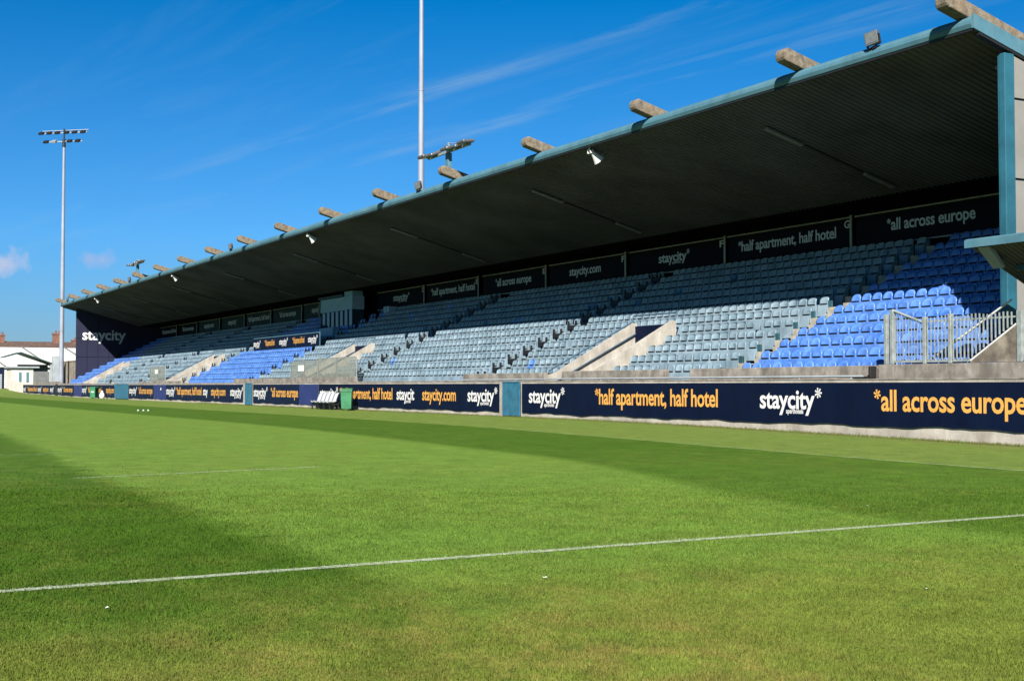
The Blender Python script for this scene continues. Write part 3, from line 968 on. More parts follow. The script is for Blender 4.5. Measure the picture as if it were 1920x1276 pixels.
def colour(x, i):
    if x > -33.0: return 'blue'
    if -98.3 < x < -81.9 and i <= 5: return 'blue'
    if x < -135.4 and i <= 7: return 'blue'
    if x < -140: return 'blue'
    if -97.0 < x < -80.4 and i >= 9: return 'blue'
    return 'grey'


def make_seats():
    spots = []
    odd_blue = {(-46.9, 1), (-62.9, 2), (-74.6, 10), (-72.9, 11), (-70.0, 11), (-56.3, 7)}
    for i in range(ROWS):
        x = WALL_N - 0.62
        run = 0
        stops = sorted([(a, b) for a, b in AISLES] + ([(a - 0.22, b + 0.22) for a, b in VOMS] if i < 5 else []), reverse=True)
        nxt = 0
        while x > WALL_F + 0.5:
            hit = [s for s in stops if s[0] - 0.24 < x < s[1] + 0.24]
            if hit:
                x = hit[0][0] - 0.24 - 0.001
                # one seat stands alone between the steps and the block
                if hit[0] in AISLES and x > -80:
                    spots.append((x - 0.02, i, 'grey')); x -= SEAT_W + 0.16
                    if hit[0] != AISLES[0]:
                        spots.append((x, i, 'grey')); x -= SEAT_W + 0.14
                continue
            # press box, small cabin and the dark gap behind the middle banner
            if i >= 10 and -91.0 < x < -83.0: x -= SEAT_W; continue
            if i == 6 and -95.6 < x < -81.2: x -= SEAT_W; continue
            if i == 8 and -88.0 < x < -83.5: x -= SEAT_W; continue
            c = colour(x, i)
            if any(abs(x - a) < SEAT_W / 2 and i == r for a, r in odd_blue): c = 'blue'
            if c == 'grey' and random.random() < 0.006: x -= SEAT_W; continue      # a broken seat, gone
            spots.append((x, i, c))
            x -= SEAT_W
    return spots


SPOTS = make_seats()
c_, s_ = math.cos(YAW), math.sin(YAW)
depth = lambda x, i: -x * c_ + seat_y(i) * s_
# a seat too far right hides behind the end post
SPOTS.sort(key=lambda t: depth(t[0], t[1]))
NEAR = SPOTS[:300]
FARS = SPOTS[300:]
ORD = ['first', 'second', 'third', 'fourth', 'fifth', 'sixth', 'seventh', 'eighth', 'ninth', 'tenth', 'eleventh', 'twelfth', 'thirteenth',
       'fourteenth', 'fifteenth', 'sixteenth', 'seventeenth', 'eighteenth', 'nineteenth', 'twentieth', 'twenty-first', 'twenty-second', 'twenty-third', 'twenty-fourth']


def place_seats():
    protos = {}
    for k, src in (('blue', BLUE), ('grey', GREY)):
        mm = M['seat_' + k]
        protos[k] = [src[0].build('backrest', [mm, M['slot']]), src[1].build('seat_pan', mm), src[2].build('bracket', mm)]
    used = {'blue': False, 'grey': False}
    by_row = {}
    for x, i, c in NEAR: by_row.setdefault((i, x > -33.0), []).append((x, c))
    for (i, right), lst in sorted(by_row.items()):
        lst.sort(reverse=not right)          # count away from the stepped aisle
        for k, (x, c) in enumerate(lst):
            t = bpy.data.objects.new('stadium_seat', None); COL.objects.link(t)
            t.location = (x, seat_y(i), floor_z(i))
            t.rotation_euler = (0, 0, R(random.uniform(-1.2, 1.2)))
            rowname = 'front row' if i == 0 else ('back row' if i == ROWS - 1 else '%s row up' % ORD[i])
            if right: lab = 'royal blue seat, %s, %s seat right of the pale stepped aisle' % (rowname, ORD[k])
            else: lab = 'grey-blue seat, %s, %s seat left of the pale stepped aisle' % (rowname, ORD[k])
            tag(t, lab, 'seat', 'blue seats by the near end wall' if right else 'grey-blue seats beside the near aisle')
            for p in protos[c]:
                if not used[c]: o = p
                else: o = p.copy(); COL.objects.link(o)
                o.parent = t
            used[c] = True
    # the rest of the seats, one mesh
    V, F, MI, SM = [], [], [], []
    nb = 0
    tmpl = {}
    for kk, src, mi in (('blue', BLUE, 0), ('grey', GREY, 1)):
        v, f, m_, s__ = [], [], [], []
        for si, part in enumerate(src):
            b = len(v); v += part.v; f += [tuple(b + q for q in t) for t in part.f]
            m_ += [2 if (si == 0 and q == 1) else mi for q in part.m]; s__ += part.s
        tmpl[kk] = (np.array(v), f, m_, s__)
    for x, i, c in FARS:
        v, f, m_, s__ = tmpl[c]
        a = R(random.uniform(-1.5, 1.5))
        vv = v.copy(); vv[:, 0] = v[:, 0] * math.cos(a) - v[:, 1] * math.sin(a); vv[:, 1] = v[:, 0] * math.sin(a) + v[:, 1] * math.cos(a)
        V.append(vv + np.array([x, seat_y(i), floor_z(i)]))
        F += [tuple(nb + q for q in t) for t in f]; MI += m_; SM += s__
        nb += len(v)
    me = bpy.data.meshes.new('stadium_seats')
    me.from_pydata(np.concatenate(V).tolist(), [], F)
    for m_ in (M['seat_blue'], M['seat_grey'], M['slot']): me.materials.append(m_)
    me.polygons.foreach_set('material_index', MI); me.polygons.foreach_set('use_smooth', SM)
    me.update()
    o = bpy.data.objects.new('stadium_seats', me); COL.objects.link(o)
    tag(o, 'rows of grey-blue and royal blue seats filling the rest of the stand', 'seats', kind='stuff')


place_seats()


def aisle_steps():
    for a, b in AISLES:
        mb = MB()
        for i in range(ROWS):
            z = floor_z(i)
            yf = Y0 + TREAD * i
            mb.box(a + 0.18, b - 0.02, yf - 0.02, yf + TREAD - 0.03, z + 0.003, z + 0.03)
            mb.box(a + 0.18, b - 0.02, yf - 0.34, yf - 0.022, z - RISE + 0.02, z - RISE / 2 + 0.02)
            mb.box(a + 0.18, b - 0.02, yf + 0.50, yf + TREAD - 0.02, z + 0.03, z + 0.42)
        mb.build('aisle_steps', M['concrete_step'], stand)
        for i in range(ROWS):
            mb = MB()
            if a == AISLES[0][0]:
                mb.box(a - 0.02, a + 0.15, seat_y(i) - 0.06, seat_y(i) + 0.0, floor_z(i), floor_z(i) + 0.66)
                mb.build('aisle_panel_or_shade', M['teal_dark'], stand)
            else:
                for xs_ in (a - 0.80, a - 0.16):  # black plates added to stand for the shaded slits between aisle seats
                    mb.box(xs_ - 0.045, xs_ + 0.055, seat_y(i) - 0.16, seat_y(i) - 0.10, floor_z(i) + 0.3, floor_z(i) + 0.70)
                mb.box(a - 0.80, a - 0.16, seat_y(i) - 0.195, seat_y(i) - 0.161, floor_z(i) + 0.3, floor_z(i) + 0.50)
                mb.build('aisle_panel_or_shade', M['black_metal'], stand)


aisle_steps()

# ------------------------------------------------------------------ perimeter wall, hoardings, gates
HY = 23.80


def make_perimeter():
    t = thing('perimeter_wall', 'low concrete wall along the touchline carrying the navy hoardings', 'wall')
    mb = MB()
    gates = [(hx(977), hx(945)), ]
    x = -169.0
    while x < -12:
        x1 = min(x + 2.0, -12)
        n = 1
        vs = []
        mb.box(x, x1, HY + 0.045, HY + 0.24, gz((x + x1) / 2) - 0.4, 1.395)
        x = x1
    mb.build('wall_body', M['base_wall'], t)
    mb = MB(); mb.bev_box(-169, -12, HY + 0.03, HY + 0.26, 1.396, 1.432, 0.01); mb.build('coping', M['concrete'], t)


make_perimeter()


def hoarding(x0, x1, label, mm, texts=(), zb=0.245, zt=1.335):
    """banner stretched on the wall; its lower edge sags and waves a little"""
    t = thing('advertising_hoarding', label, 'hoarding', group='navy hoardings along the perimeter wall')
    x0, x1 = min(x0, x1), max(x0, x1)
    n = max(4, int((x1 - x0) / 0.3))
    vs = []
    ph = random.uniform(0, 9)
    for k in range(n + 1):
        x = x0 + (x1 - x0) * k / n
        w = 0.020 * math.sin(x * 1.3 + ph) + 0.014 * math.sin(x * 3.7 + ph * 2) + 0.012 * random.uniform(-1, 1)
        zz = zb + max(0, gz(x) - 0.15) + w
        bul = 0.004 * math.sin(x * 2.1 + ph)
        vs += [(x, HY + bul, zz), (x, HY, zt), (x, HY + 0.03, zt), (x, HY + 0.03, zz)]
    fs = []
    for k in range(n):
        a, b = 4 * k, 4 * (k + 1)
        fs += [(a, b, b + 1, a + 1), (a + 1, b + 1, b + 2, a + 2), (a + 2, b + 2, b + 3, a + 3), (a + 3, b + 3, b, a)]
    fs += [(0, 1, 2, 3), (4 * n + 3, 4 * n + 2, 4 * n + 1, 4 * n)]
    mb = MB(); mb.add(vs, fs)
    mb.build('panel', mm, t)
    for (s, a, b, ink, star, sub) in texts:
        lettering(t, s, hx(a), hx(b), 0.635, 0.362, HY - 0.008, M[ink], star, sub)
    return t


W, A = 'white_ink', 'amber_ink'
HALF, ALL = 'half apartment, half hotel', 'all across europe'
hoarding(hx(978.5), -13.0, 'longest navy hoarding, right of the teal gate, with two white logos and amber slogans', M['navy'],
         [('staycity', 992, 1059, W, 'post', 'aparthotels'), (HALF, 1116, 1346, A, 'pre', ''), ('staycity', 1425, 1541, W, 'post', 'aparthotels'), (ALL, 1639, 1926, A, 'pre', '')])
hoarding(hx(597.5), hx(937.5), 'navy hoarding behind the green bin, left of the teal gate, with five texts', M['navy'],
         [('staycity', 600, 634, W, 'post', 'aparthotels'), (HALF, 637, 736, A, 'pre', ''), ('staycit', 744, 777, W, '', 'aparthotels'), ('staycity.com', 792, 855, A, '', ''), ('staycity', 877, 933, W, 'post', 'aparthotels')])
hoarding(hx(561), hx(596), 'plain lighter blue hoarding panel just left of the white bench seats', M['navy_plain'])
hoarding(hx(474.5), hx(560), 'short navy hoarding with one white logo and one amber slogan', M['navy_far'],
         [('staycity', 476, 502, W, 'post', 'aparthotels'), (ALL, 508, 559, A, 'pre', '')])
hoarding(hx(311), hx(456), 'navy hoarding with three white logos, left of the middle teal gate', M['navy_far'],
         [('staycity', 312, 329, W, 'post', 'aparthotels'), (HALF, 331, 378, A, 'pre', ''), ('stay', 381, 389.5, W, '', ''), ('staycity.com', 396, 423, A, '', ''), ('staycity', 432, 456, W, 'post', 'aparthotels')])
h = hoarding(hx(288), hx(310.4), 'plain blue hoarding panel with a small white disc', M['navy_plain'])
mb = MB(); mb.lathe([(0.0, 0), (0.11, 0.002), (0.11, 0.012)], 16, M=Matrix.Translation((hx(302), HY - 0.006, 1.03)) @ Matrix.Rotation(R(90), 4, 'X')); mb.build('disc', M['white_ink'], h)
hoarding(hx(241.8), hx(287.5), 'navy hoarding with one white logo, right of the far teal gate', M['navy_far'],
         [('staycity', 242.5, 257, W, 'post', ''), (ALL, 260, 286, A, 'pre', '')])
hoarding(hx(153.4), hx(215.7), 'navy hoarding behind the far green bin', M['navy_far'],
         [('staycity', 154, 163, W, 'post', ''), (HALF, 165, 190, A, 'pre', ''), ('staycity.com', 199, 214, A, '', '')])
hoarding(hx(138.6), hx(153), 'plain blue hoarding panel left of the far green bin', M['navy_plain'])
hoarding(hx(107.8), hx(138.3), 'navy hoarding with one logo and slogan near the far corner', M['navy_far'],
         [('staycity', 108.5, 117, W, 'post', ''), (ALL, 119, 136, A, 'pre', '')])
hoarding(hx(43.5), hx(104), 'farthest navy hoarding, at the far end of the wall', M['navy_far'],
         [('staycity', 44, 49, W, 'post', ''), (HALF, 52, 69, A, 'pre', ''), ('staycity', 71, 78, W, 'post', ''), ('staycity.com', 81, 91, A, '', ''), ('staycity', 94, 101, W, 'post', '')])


def gate(x0, x1, label, post=None):
    t = thing('pitch_gate', label, 'gate', group='teal gates in the perimeter wall')
    x0, x1 = min(x0, x1), max(x0, x1)
    g = gz((x0 + x1) / 2)
    mb = MB()
    mb.bev_box(x0 + 0.01, x1 - 0.01, HY - 0.07, HY - 0.02, g + 0.05, 1.42, 0.008)
    mb.build('leaf', M['teal_door'], t)
    mb = MB()
    for a in (x0 + 0.01, x1 - 0.05): mb.box(a, a + 0.04, HY - 0.085, HY - 0.071, g + 0.05, 1.42)
    mb.box(x0 + 0.051, x1 - 0.051, HY - 0.085, HY - 0.071, 1.37, 1.42)
    mb.box(x0 + 0.051, x1 - 0.051, HY - 0.085, HY - 0.071, g + 0.05, g + 0.10)
    mb.build('frame', M['teal_door'], t)
    if post:
        mb = MB(); mb.bev_box(post[0], post[1], HY - 0.05, HY + 0.04, g, 1.40, 0.01); mb.build('post', M['base_wall'], t)


gate(hx(977), hx(945), 'near teal steel gate in the perimeter wall between navy hoardings', (hx(938.5), hx(944.5)))
gate(hx(473), hx(461.5), 'middle narrow teal gate with a pale post on its left', (hx(457.5), hx(461)))
gate(hx(241), hx(216.5), 'far wide teal gate in the perimeter wall')
mb = MB(); mb.box(hx(104.3), hx(107.5), HY - 0.04, HY + 0.04, gz(-145), 1.42)
tag(mb.build('wall_post', M['black_metal']), 'dark post between the two farthest navy hoardings', 'post')

# pipe rail on the wall and the black bracket at its end
t = thing('pipe_rail', 'grey-blue pipe running along the top of the perimeter wall', 'pipe')
mb = MB(); mb.path([(-25.6, 24.35, 1.50), (-33.6, 24.35, 1.50), (-41.6, 24.35, 1.50), (-49.0, 24.35, 1.49)], 0.03); mb.build('pipe', M['pale_grey'], t)
mb = MB()
for k in range(12): mb.box(-26 - 2.05 * k - 0.02, -26 - 2.05 * k + 0.02, 24.33, 24.37, 1.0, 1.475)
mb.build('bracket', M['pale_grey'], t)
mb = MB(); mb.bev_box(-25.50, -25.42, 24.45, 24.68, 1.45, 1.76, 0.02); mb.tube((-25.9, 24.3, 1.44), (-25.35, 24.3, 1.47), 0.03); mb.build('end_bracket', M['black_metal'], t)

# ------------------------------------------------------------------ banners behind the back row
def banner(x0, x1, label, mm, s=None, star='', tx=None, letter=None, zb=6.52, zt=7.66):
    t = thing('back_banner', label, 'banner', group='banners behind the back row')
    x0, x1 = min(x0, x1), max(x0, x1)
    mb = MB(); mb.box(x0 + 0.05, x1 - 0.05, 35.20, 35.24, zb, zt); mb.build('panel', mm, t)
    mb = MB(); mb.box(x0, x1, 35.16, 35.20, zt, zt + 0.05); mb.box(x0, x1, 35.16, 35.20, zb - 0.05, zb)
    mb.box(x1 - 0.05, x1 + 0.05, 35.12, 35.158, zb - 0.1, zt + 0.1)
    mb.build('frame', M['rail_grey'], t)
    if s: lettering(t, s, tx[0], tx[1], 6.98, 0.30, 35.192, M['grey_ink'], star, 'aparthotels' if s == 'staycity' and x0 > -90 else '')
    if letter: lettering(t, letter, x1 - 0.42, x1 - 0.12, 7.30, 0.20, 35.190, M['grey_ink'])
    return t


YB = 35.19
for (a, b, mm, s, star, ta, tb, letter, lab) in (
    (1606, 1925, 'banner_dark', ALL, 'pre', 1666, 1833, '', 'dark banner behind the back row nearest the teal corner post'),
    (1366, 1600, 'banner_dark', HALF, 'pre', 1386, 1570, 'G', 'dark banner behind the back row marked with letter G'),
    (1180, 1362, 'banner_dark', 'staycity', 'post', 1236, 1294, 'F', 'dark banner with a short logo and letter F, next left of the G banner'),
    (1030, 1175, 'banner_dark', 'staycity.com', '', 1068, 1127, 'F', 'dark banner showing a web address and letter F'),
    (905, 1025, 'banner_dark', ALL, 'pre', 929, 996, 'E', 'dark banner with a slogan and letter E, left of the web address banner'),
    (800, 898, 'banner_dark', HALF, 'pre', 808, 890, 'E', 'dark banner with a long slogan and letter E, second right of press box'),
    (708, 796, 'banner_dark', 'staycity', 'post', 737, 767, 'D', 'dark banner with letter D, first right of the press box'),
    (569, 599, 'banner_teal', 'staycity', 'post', 584, 598, '', 'short dull teal banner partly hidden left of the press box'),
    (511, 566, 'banner_teal', ALL, 'pre', 523, 554, '', 'dull teal banner, second left of the press box'),
    (461, 508, 'banner_teal', HALF, 'pre', 464, 504, '', 'dull teal banner with a long slogan, third left of the press box'),
    (415, 458, 'banner_teal', 'staycity', 'post', 427, 443, '', 'dull teal banner, fourth left of the press box'),
    (372, 412, 'banner_teal', 'staycity.com', '', 382, 400, '', 'dull teal banner, fifth left of the press box'),
    (334, 369, 'banner_dark', ALL, 'pre', 341, 362, '', 'navy banner, third from the far end wall'),
    (300, 331, 'banner_dark', HALF, 'pre', 303, 329, '', 'navy banner, second from the far end wall'),
):
    banner(hx(a, YB), hx(b, YB), lab, M[mm], s, star, (hx(ta, YB), hx(tb, YB)), letter or None)

# ------------------------------------------------------------------ press box, cabin and middle banner
t = thing('press_box', 'pale blue press box with dark windows at the back of the stand', 'press box')
px0, px1 = -91.3, -85.0
mb = MB(); mb.box(px0, px1, 33.6, 34.5, 6.58, 7.52); mb.build('upper_wall', M['press_panel'], t)
mb = MB(); mb.box(px0 + 0.05, px1 - 0.05, 33.68, 34.5, 5.2, 6.578); mb.build('window', M['press_glass'], t)
mb = MB()
for k in range(8):
    x = px0 + 0.02 + k * (px1 - px0 - 0.12) / 7
    mb.box(x, x + 0.08, 33.62, 33.678, 5.2, 6.578)
mb.box(px0, px1, 33.60, 33.678, 5.2, 5.45)
mb.build('mullion', M['teal_dark'], t)
mb = MB(); mb.box(px0 - 0.1, px1 - 1.6, 33.45, 34.5, 7.56, 7.70); mb.build('roof', M['teal_dark'], t)
mb = MB(); mb.box(px1 - 1.5, px1, 33.6, 34.4, 7.53, 7.88); mb.build('roof_box', M['box_blue'], t)
t = thing('cupboard', 'small pale cupboard right of the press box', 'cupboard')
mb = MB(); mb.bev_box(-81.1, -80.2, 34.3, 34.9, 5.4, 6.55, 0.01); mb.build('body', M['press_panel'], t)
mb = MB(); mb.box(-80.62, -80.6, 34.285, 34.299, 5.45, 6.5); mb.box(-80.52, -80.48, 34.27, 34.298, 5.95, 6.1); mb.build('door_seam', M['black_metal'], t)
t = thing('stand_banner', 'navy banner across the stand above the middle royal blue seats', 'banner')
bx0, bx1 = hx(475, 29.8), hx(597, 29.8)
mb = MB(); mb.box(bx0, bx1, 29.80, 29.86, 3.80, 4.74); mb.build('panel', M['navy'], t)
mb = MB()
for k in range(8):
    x = bx0 + k * (bx1 - bx0 - 0.05) / 7
    mb.box(x, x + 0.05, 29.862, 29.91, 3.3, 4.74)
mb.box(bx0, bx1, 29.80, 29.91, 4.741, 4.79)
mb.build('frame', M['teal'], t)
for s, a, b, ink, star in (('staycity', 475, 488, W, 'post'), ('half apartment, half hotel', 496, 514, A, 'pre'), ('staycity', 523, 539, W, 'post'), ('half apartment, half hotel', 548, 570, A, 'pre'), ('staycity', 577, 595, W, 'post')):
    lettering(t, s, hx(a, 29.79), hx(b, 29.79), 4.17, 0.29, 29.792, M[ink], star, 'aparthotels' if s == 'staycity' else '')
t = thing('control_cabin', 'small pale blue cabin at the right end of the stand banner', 'cabin')
mb = MB(); mb.bev_box(-87.0, -84.3, 31.9, 32.4, 4.62, 5.25, 0.02); mb.build('body', M['box_blue'], t)
mb = MB()
for x in (-86.9, -84.5): mb.box(x, x + 0.1, 31.95, 32.05, 3.8, 4.62)
mb.build('leg', M['black_metal'], t)


def screen(x0, x1, y, z0, z1, n, label, sign=None):
    t = thing('glass_screen', label, 'screen', group='clear screens at the front of the terrace')
    mb = MB(); mb.box(x0, x1, y, y + 0.012, z0, z1); mb.build('pane', M['screen'], t)
    mb = MB()
    for k in range(n + 1):
        x = x0 + (x1 - x0) * k / n
        mb.box(x - 0.03, x + 0.03, y + 0.014, y + 0.06, z0 - 0.4, z1 + 0.02)
    mb.box(x0, x1, y - 0.005, y + 0.03, z1, z1 + 0.04)
    mb.build('frame', M['galv'], t)
    if sign:
        mb = MB(); mb.box(sign, sign + 0.95, y - 0.02, y - 0.006, z1 - 0.55, z1 - 0.2); mb.build('sign', M['white_paint'], t)


screen(-72.6, -68.2, 24.92, 1.66, 2.62, 2, 'clear screen with white notice in front of the middle stairway', -71.3)
screen(-68.1, -62.5, 24.92, 1.66, 2.72, 2, 'clear screen in front of grey-blue seats, above the green bin')
screen(-107.4, -102.4, 24.92, 1.45, 2.75, 2, 'clear screen with white notice beside the third stairway', -105.6)

# ------------------------------------------------------------------ fence and ramp at the near end
def make_fence():
    t = thing('steel_fence', 'grey steel bar fence on the concrete wall at the near end of stand', 'fence')
    y = 24.78
    X = lambda p: hx(p, y)
    ramp = lambda x: 1.83 + max(0, (x - X(1820)) / (X(1908) - X(1820))) * 0.85
    mb = MB(); mb.box(X(1674), -14.5, y - 0.03, y + 0.03, 1.84, 1.90)
    mb.box(X(1735), X(1912), y - 0.02, y + 0.02, 2.84, 2.88)
    mb.build('rail', M['fence_grey'], t)
    bars = MB()
    x = X(1735) + 0.12
    while x < X(1908):
        wb = 0.009 if x < X(1784) else 0.014
        bars.box(x - wb, x + wb, y - 0.05, y - 0.022, max(1.90, ramp(x) + 0.06), 2.97 + 0.02 * math.sin(x * 7))
        x += 0.118
    tag(bars.build('bars', M['fence_grey'], t))
    for px, top, w in ((1663.5, 3.10, 0.10), (1675, 3.20, 0.11), (1736, 2.98, 0.10), (1784, 3.02, 0.10)):
        mb = MB(); mb.bev_box(X(px) - w / 2, X(px) + w / 2, y - 0.06, y + 0.06, 1.805, top, 0.012); mb.build('post', M['fence_grey'], t)
    g = MB()
    x = X(1675) + 0.15
    while x < X(1736) - 0.08:
        f = (x - X(1675)) / (X(1736) - X(1675))
        g.box(x - 0.008, x + 0.008, y - 0.008, y + 0.008, 1.90, 3.18 - 0.36 * f)
        x += 0.10
    g.build('gate_bars', M['fence_grey'], t)
    mb = MB(); mb.tube((X(1675), y, 3.20), (X(1736), y, 2.82), 0.035); mb.build('gate_brace', M['fence_grey'], t)


make_fence()
mb = MB()
xa, xb = hx(1822, 24.78), hx(1909, 24.78)
mb.add([(xa, 24.745, 1.81), (xb, 24.745, 1.81), (xb, 24.745, 2.66), (xa, 24.745, 1.83), (xa, 25.0, 1.81), (xb, 25.0, 1.81), (xb, 25.0, 2.66), (xa, 25.0, 1.83)],
       [(0, 1, 2, 3), (7, 6, 5, 4), (0, 4, 5, 1), (1, 5, 6, 2), (2, 6, 7, 3), (3, 7, 4, 0)])
mb.build('ramp_wall', M['concrete_stained'], stand)
mb = MB(); mb.tube((xa, 24.76, 1.86), (xb, 24.76, 2.69), 0.028); mb.tube((xa - 1.9, 25.3, 1.85), (xb - 0.6, 25.3, 3.30), 0.028)
mb.build('ramp_rail', M['white_paint'], stand)
mb = MB(); mb.bev_box(xb + 0.02, xb + 0.17, 24.72, 24.84, 1.81, 3.0, 0.01); mb.build('end_post', M['fence_grey'], stand)

# entrance canopy beyond the end wall
t = thing('entrance_canopy', 'dark lean-to canopy with teal front edge beside the beige end wall', 'canopy')
cx0, cx1, cy = -21.84, -13.5, 24.0
mb = MB(); mb.extrude_x([(cy, 4.48), (cy, 4.655), (cy + 0.06, 4.69), (cy + 0.16, 4.69), (cy + 0.16, 4.50)], cx0, cx1); mb.build('front_edge', M['teal'], t)
mb = MB()
rib = 0.15
xs = [cx0 + 0.1 + rib * k for k in range(int((cx1 - cx0 - 0.2) / rib))]
for x in xs: mb.extrude_x([(cy + 0.1, 4.50), (cy + 2.7, 3.35), (cy + 2.7, 3.40), (cy + 0.1, 4.56)], x, x + rib * 0.6)
for x in xs: mb.extrude_x([(cy + 0.1, 4.52), (cy + 2.7, 3.37), (cy + 2.7, 3.41), (cy + 0.1, 4.57)], x + rib * 0.6 + 0.001, x + rib - 0.001)
mb.build('roof_sheet', M['soffit'], t)
mb = MB(); mb.extrude_x([(cy + 0.10, 4.47), (cy + 0.62, 4.00), (cy + 0.66, 4.05), (cy + 0.26, 4.475)], cx0 + 0.30, cx0 + 0.62); mb.build('gutter_end', M['pale_grey'], t)
mb = MB(); mb.box(cx0 + 0.6, cx1, cy + 1.0, cy + 1.12, 3.96, 4.08); mb.build('purlin', M['teal_dark'], t)
mb = MB()
for x in (-17.6, -14.0):
    for y in (cy + 0.3, cy + 2.5): mb.box(x - 0.06, x + 0.06, y - 0.06, y + 0.06, -0.2, 4.35 - (y - cy) * 0.42)
mb.build('post', M['teal'], t)

# ------------------------------------------------------------------ lamps, speakers and masts
LX = [-23.35, -32.53, -47.68, -62.72, -77.95, -93.38, -108.5, -123.6, -138.7]
NTH = ['first', 'second', 'third', 'fourth', 'fifth', 'sixth', 'seventh', 'eighth', 'ninth']
for k, x in enumerate(LX):
    for j, (ya, yb_) in enumerate(((26.9, 28.45), (31.1, 32.45))):
        t = thing('strip_light', '%s strip light from the near end, %s of its pair under the roof' % (NTH[k], 'front' if j == 0 else 'rear'), 'lamp', group='strip lights under the stand roof')
        sl = math.atan(SLOPE)
        Mx = Matrix.Translation((x, (ya + yb_) / 2, roof_z((ya + yb_) / 2) - 0.07)) @ Matrix.Rotation(-sl, 4, 'X')
        L2 = (yb_ - ya) / 2
        mb = MB(); mb.bev_box(-0.08, 0.08, -L2, L2, -0.05, 0.03, 0.012, M=Mx); mb.build('diffuser', M['tube'], t)
        mb = MB(); mb.box(-0.03, 0.03, -L2 * 0.9, L2 * 0.9, 0.031, 0.07, M=Mx); mb.build('bracket', M['black_metal'], t)
        if j == 0:
            mb = MB(); mb.tube((x, 28.5, roof_z(28.5) - 0.045), (x, 31.05, roof_z(31.05) - 0.045), 0.025); mb.build('conduit', M['black_metal'], t)


def horn(px, k):
    x = hx(px, 25.3)
    t = thing('horn_speaker', 'white horn loudspeaker under the roof edge, %s from the near end' % NTH[k], 'loudspeaker', (x, 25.22, ZE - 0.06), group='white horn loudspeakers along the roof edge')
    d = Vector((0.05, 0.75, -0.72)).normalized()
    Mx = Matrix.Translation((0, 0.06, -0.10)) @ d.to_track_quat('Z', 'Y').to_matrix().to_4x4()
    mb = MB(); mb.lathe([(0.0, -0.02), (0.06, -0.02), (0.075, 0.02), (0.085, 0.12), (0.12, 0.24), (0.165, 0.36), (0.23, 0.50), (0.235, 0.51), (0.222, 0.51), (0.155, 0.36), (0.09, 0.2), (0.0, 0.18)], 22, M=Mx)
    mb.build('horn', M['white_plastic'], t)
    mb = MB(); mb.box(-0.10, 0.10, -0.02, 0.06, -0.12, -0.06); mb.box(-0.10, -0.085, -0.02, 0.10, -0.22, -0.06); mb.box(0.085, 0.10, -0.02, 0.10, -0.22, -0.06)
    mb.box(-0.03, 0.03, 0, 0.05, -0.06, 0.02)
    mb.build('bracket', M['white_plastic'], t)


for k, px in enumerate((1109, 577, 322, 177)): horn(px, k)


def floodlight(px, k):
    x = hx(px, 25.0)
    t = thing('floodlight', 'small box floodlight on the teal roof edge, %s from the near end' % NTH[k], 'floodlight', (x, 25.12, ZE + 0.33), group='small floodlights on the roof edge')
    t.scale = (0.85, 0.85, 0.85); t.rotation_euler = (0, R(-13), 0)
    Mx = Matrix.Translation((0, -0.12, 0.22)) @ Matrix.Rotation(R(14), 4, 'Z') @ Matrix.Rotation(R(9), 4, 'X') @ Matrix.Rotation(R(4), 4, 'Y')
    mb = MB(); mb.bev_box(-0.24, 0.24, -0.06, 0.08, -0.22, 0.20, 0.025, M=Mx); mb.build('housing', M['lamp_metal'], t)
    mb = MB(); mb.box(-0.19, 0.19, -0.068, -0.0605, -0.15, 0.16, M=Mx); mb.build('lens', M['lamp_glass'], t)
    mb = MB(); mb.box(-0.28, -0.255, -0.06, 0.02, -0.05, 0.28, M=Matrix.Translation((0, -0.06, -0.02))); mb.box(0.255, 0.28, -0.06, 0.02, -0.05, 0.28, M=Matrix.Translation((0, -0.06, -0.02)))
    mb.box(-0.255, 0.255, -0.12, -0.04, -0.07, -0.045)
    mb.box(-0.08, 0.08, -0.10, 0.10, -0.13, -0.071)
    mb.build('yoke', M['black_metal'], t)


for k, px in enumerate((1642, 783, 430, 240, 124)): floodlight(px, k)


def lamp_head(t, x, z, s=1.0, tilt=35, y=0.0):
    Mx = Matrix.Translation((x, y, z)) @ Matrix.Rotation(R(tilt), 4, 'X')
    mb = MB()
    mb.bev_box(-0.33 * s, 0.33 * s, -0.34 * s, 0.20 * s, -0.07 * s, 0.06 * s, 0.05 * s, M=Mx)
    o = mb.build('lamp_head', M['lamp_metal'], t)
    mb = MB(); mb.box(-0.28 * s, 0.28 * s, -0.30 * s, 0.16 * s, -0.085 * s, -0.0705 * s, M=Mx); mb.build('lens', M['lamp_glass'], o)


def roof_cluster(n, k):
    x = -28.92 - 7.558 * (n - 1)
    zb = ZE + 0.335 + 0.40 - SLOPE * (24.9 - YE)
    t = thing('roof_floodlights', 'floodlight bar on a short teal post, %s' % ('right of the tall middle mast' if k == 0 else 'above the far roof beams'), 'floodlights', (x, 24.9, zb - 0.02), group='floodlight bars on the roof beams')
    mb = MB(); mb.bev_box(-0.14, 0.14, -0.10, 0.10, 0.0, 0.68, 0.02); mb.build('post', M['teal'], t)
    mb = MB(); mb.box(-2.1, 2.1, -0.05, 0.05, 0.70, 0.80); mb.tube((-2.0, 0, 0.8), (0, 0, 1.12), 0.02); mb.tube((2.0, 0, 0.8), (0, 0, 1.12), 0.02); mb.box(-0.04, 0.04, -0.04, 0.04, 0.80, 1.14)
    mb.build('bar', M['galv'], t)
    for xx, tl in ((-2.05, 10), (-1.25, 24), (0.35, 14), (1.15, 24), (2.0, 8)): lamp_head(t, xx, 0.86, 1.05, tl, -0.1)


roof_cluster(4, 0); roof_cluster(12, 1)


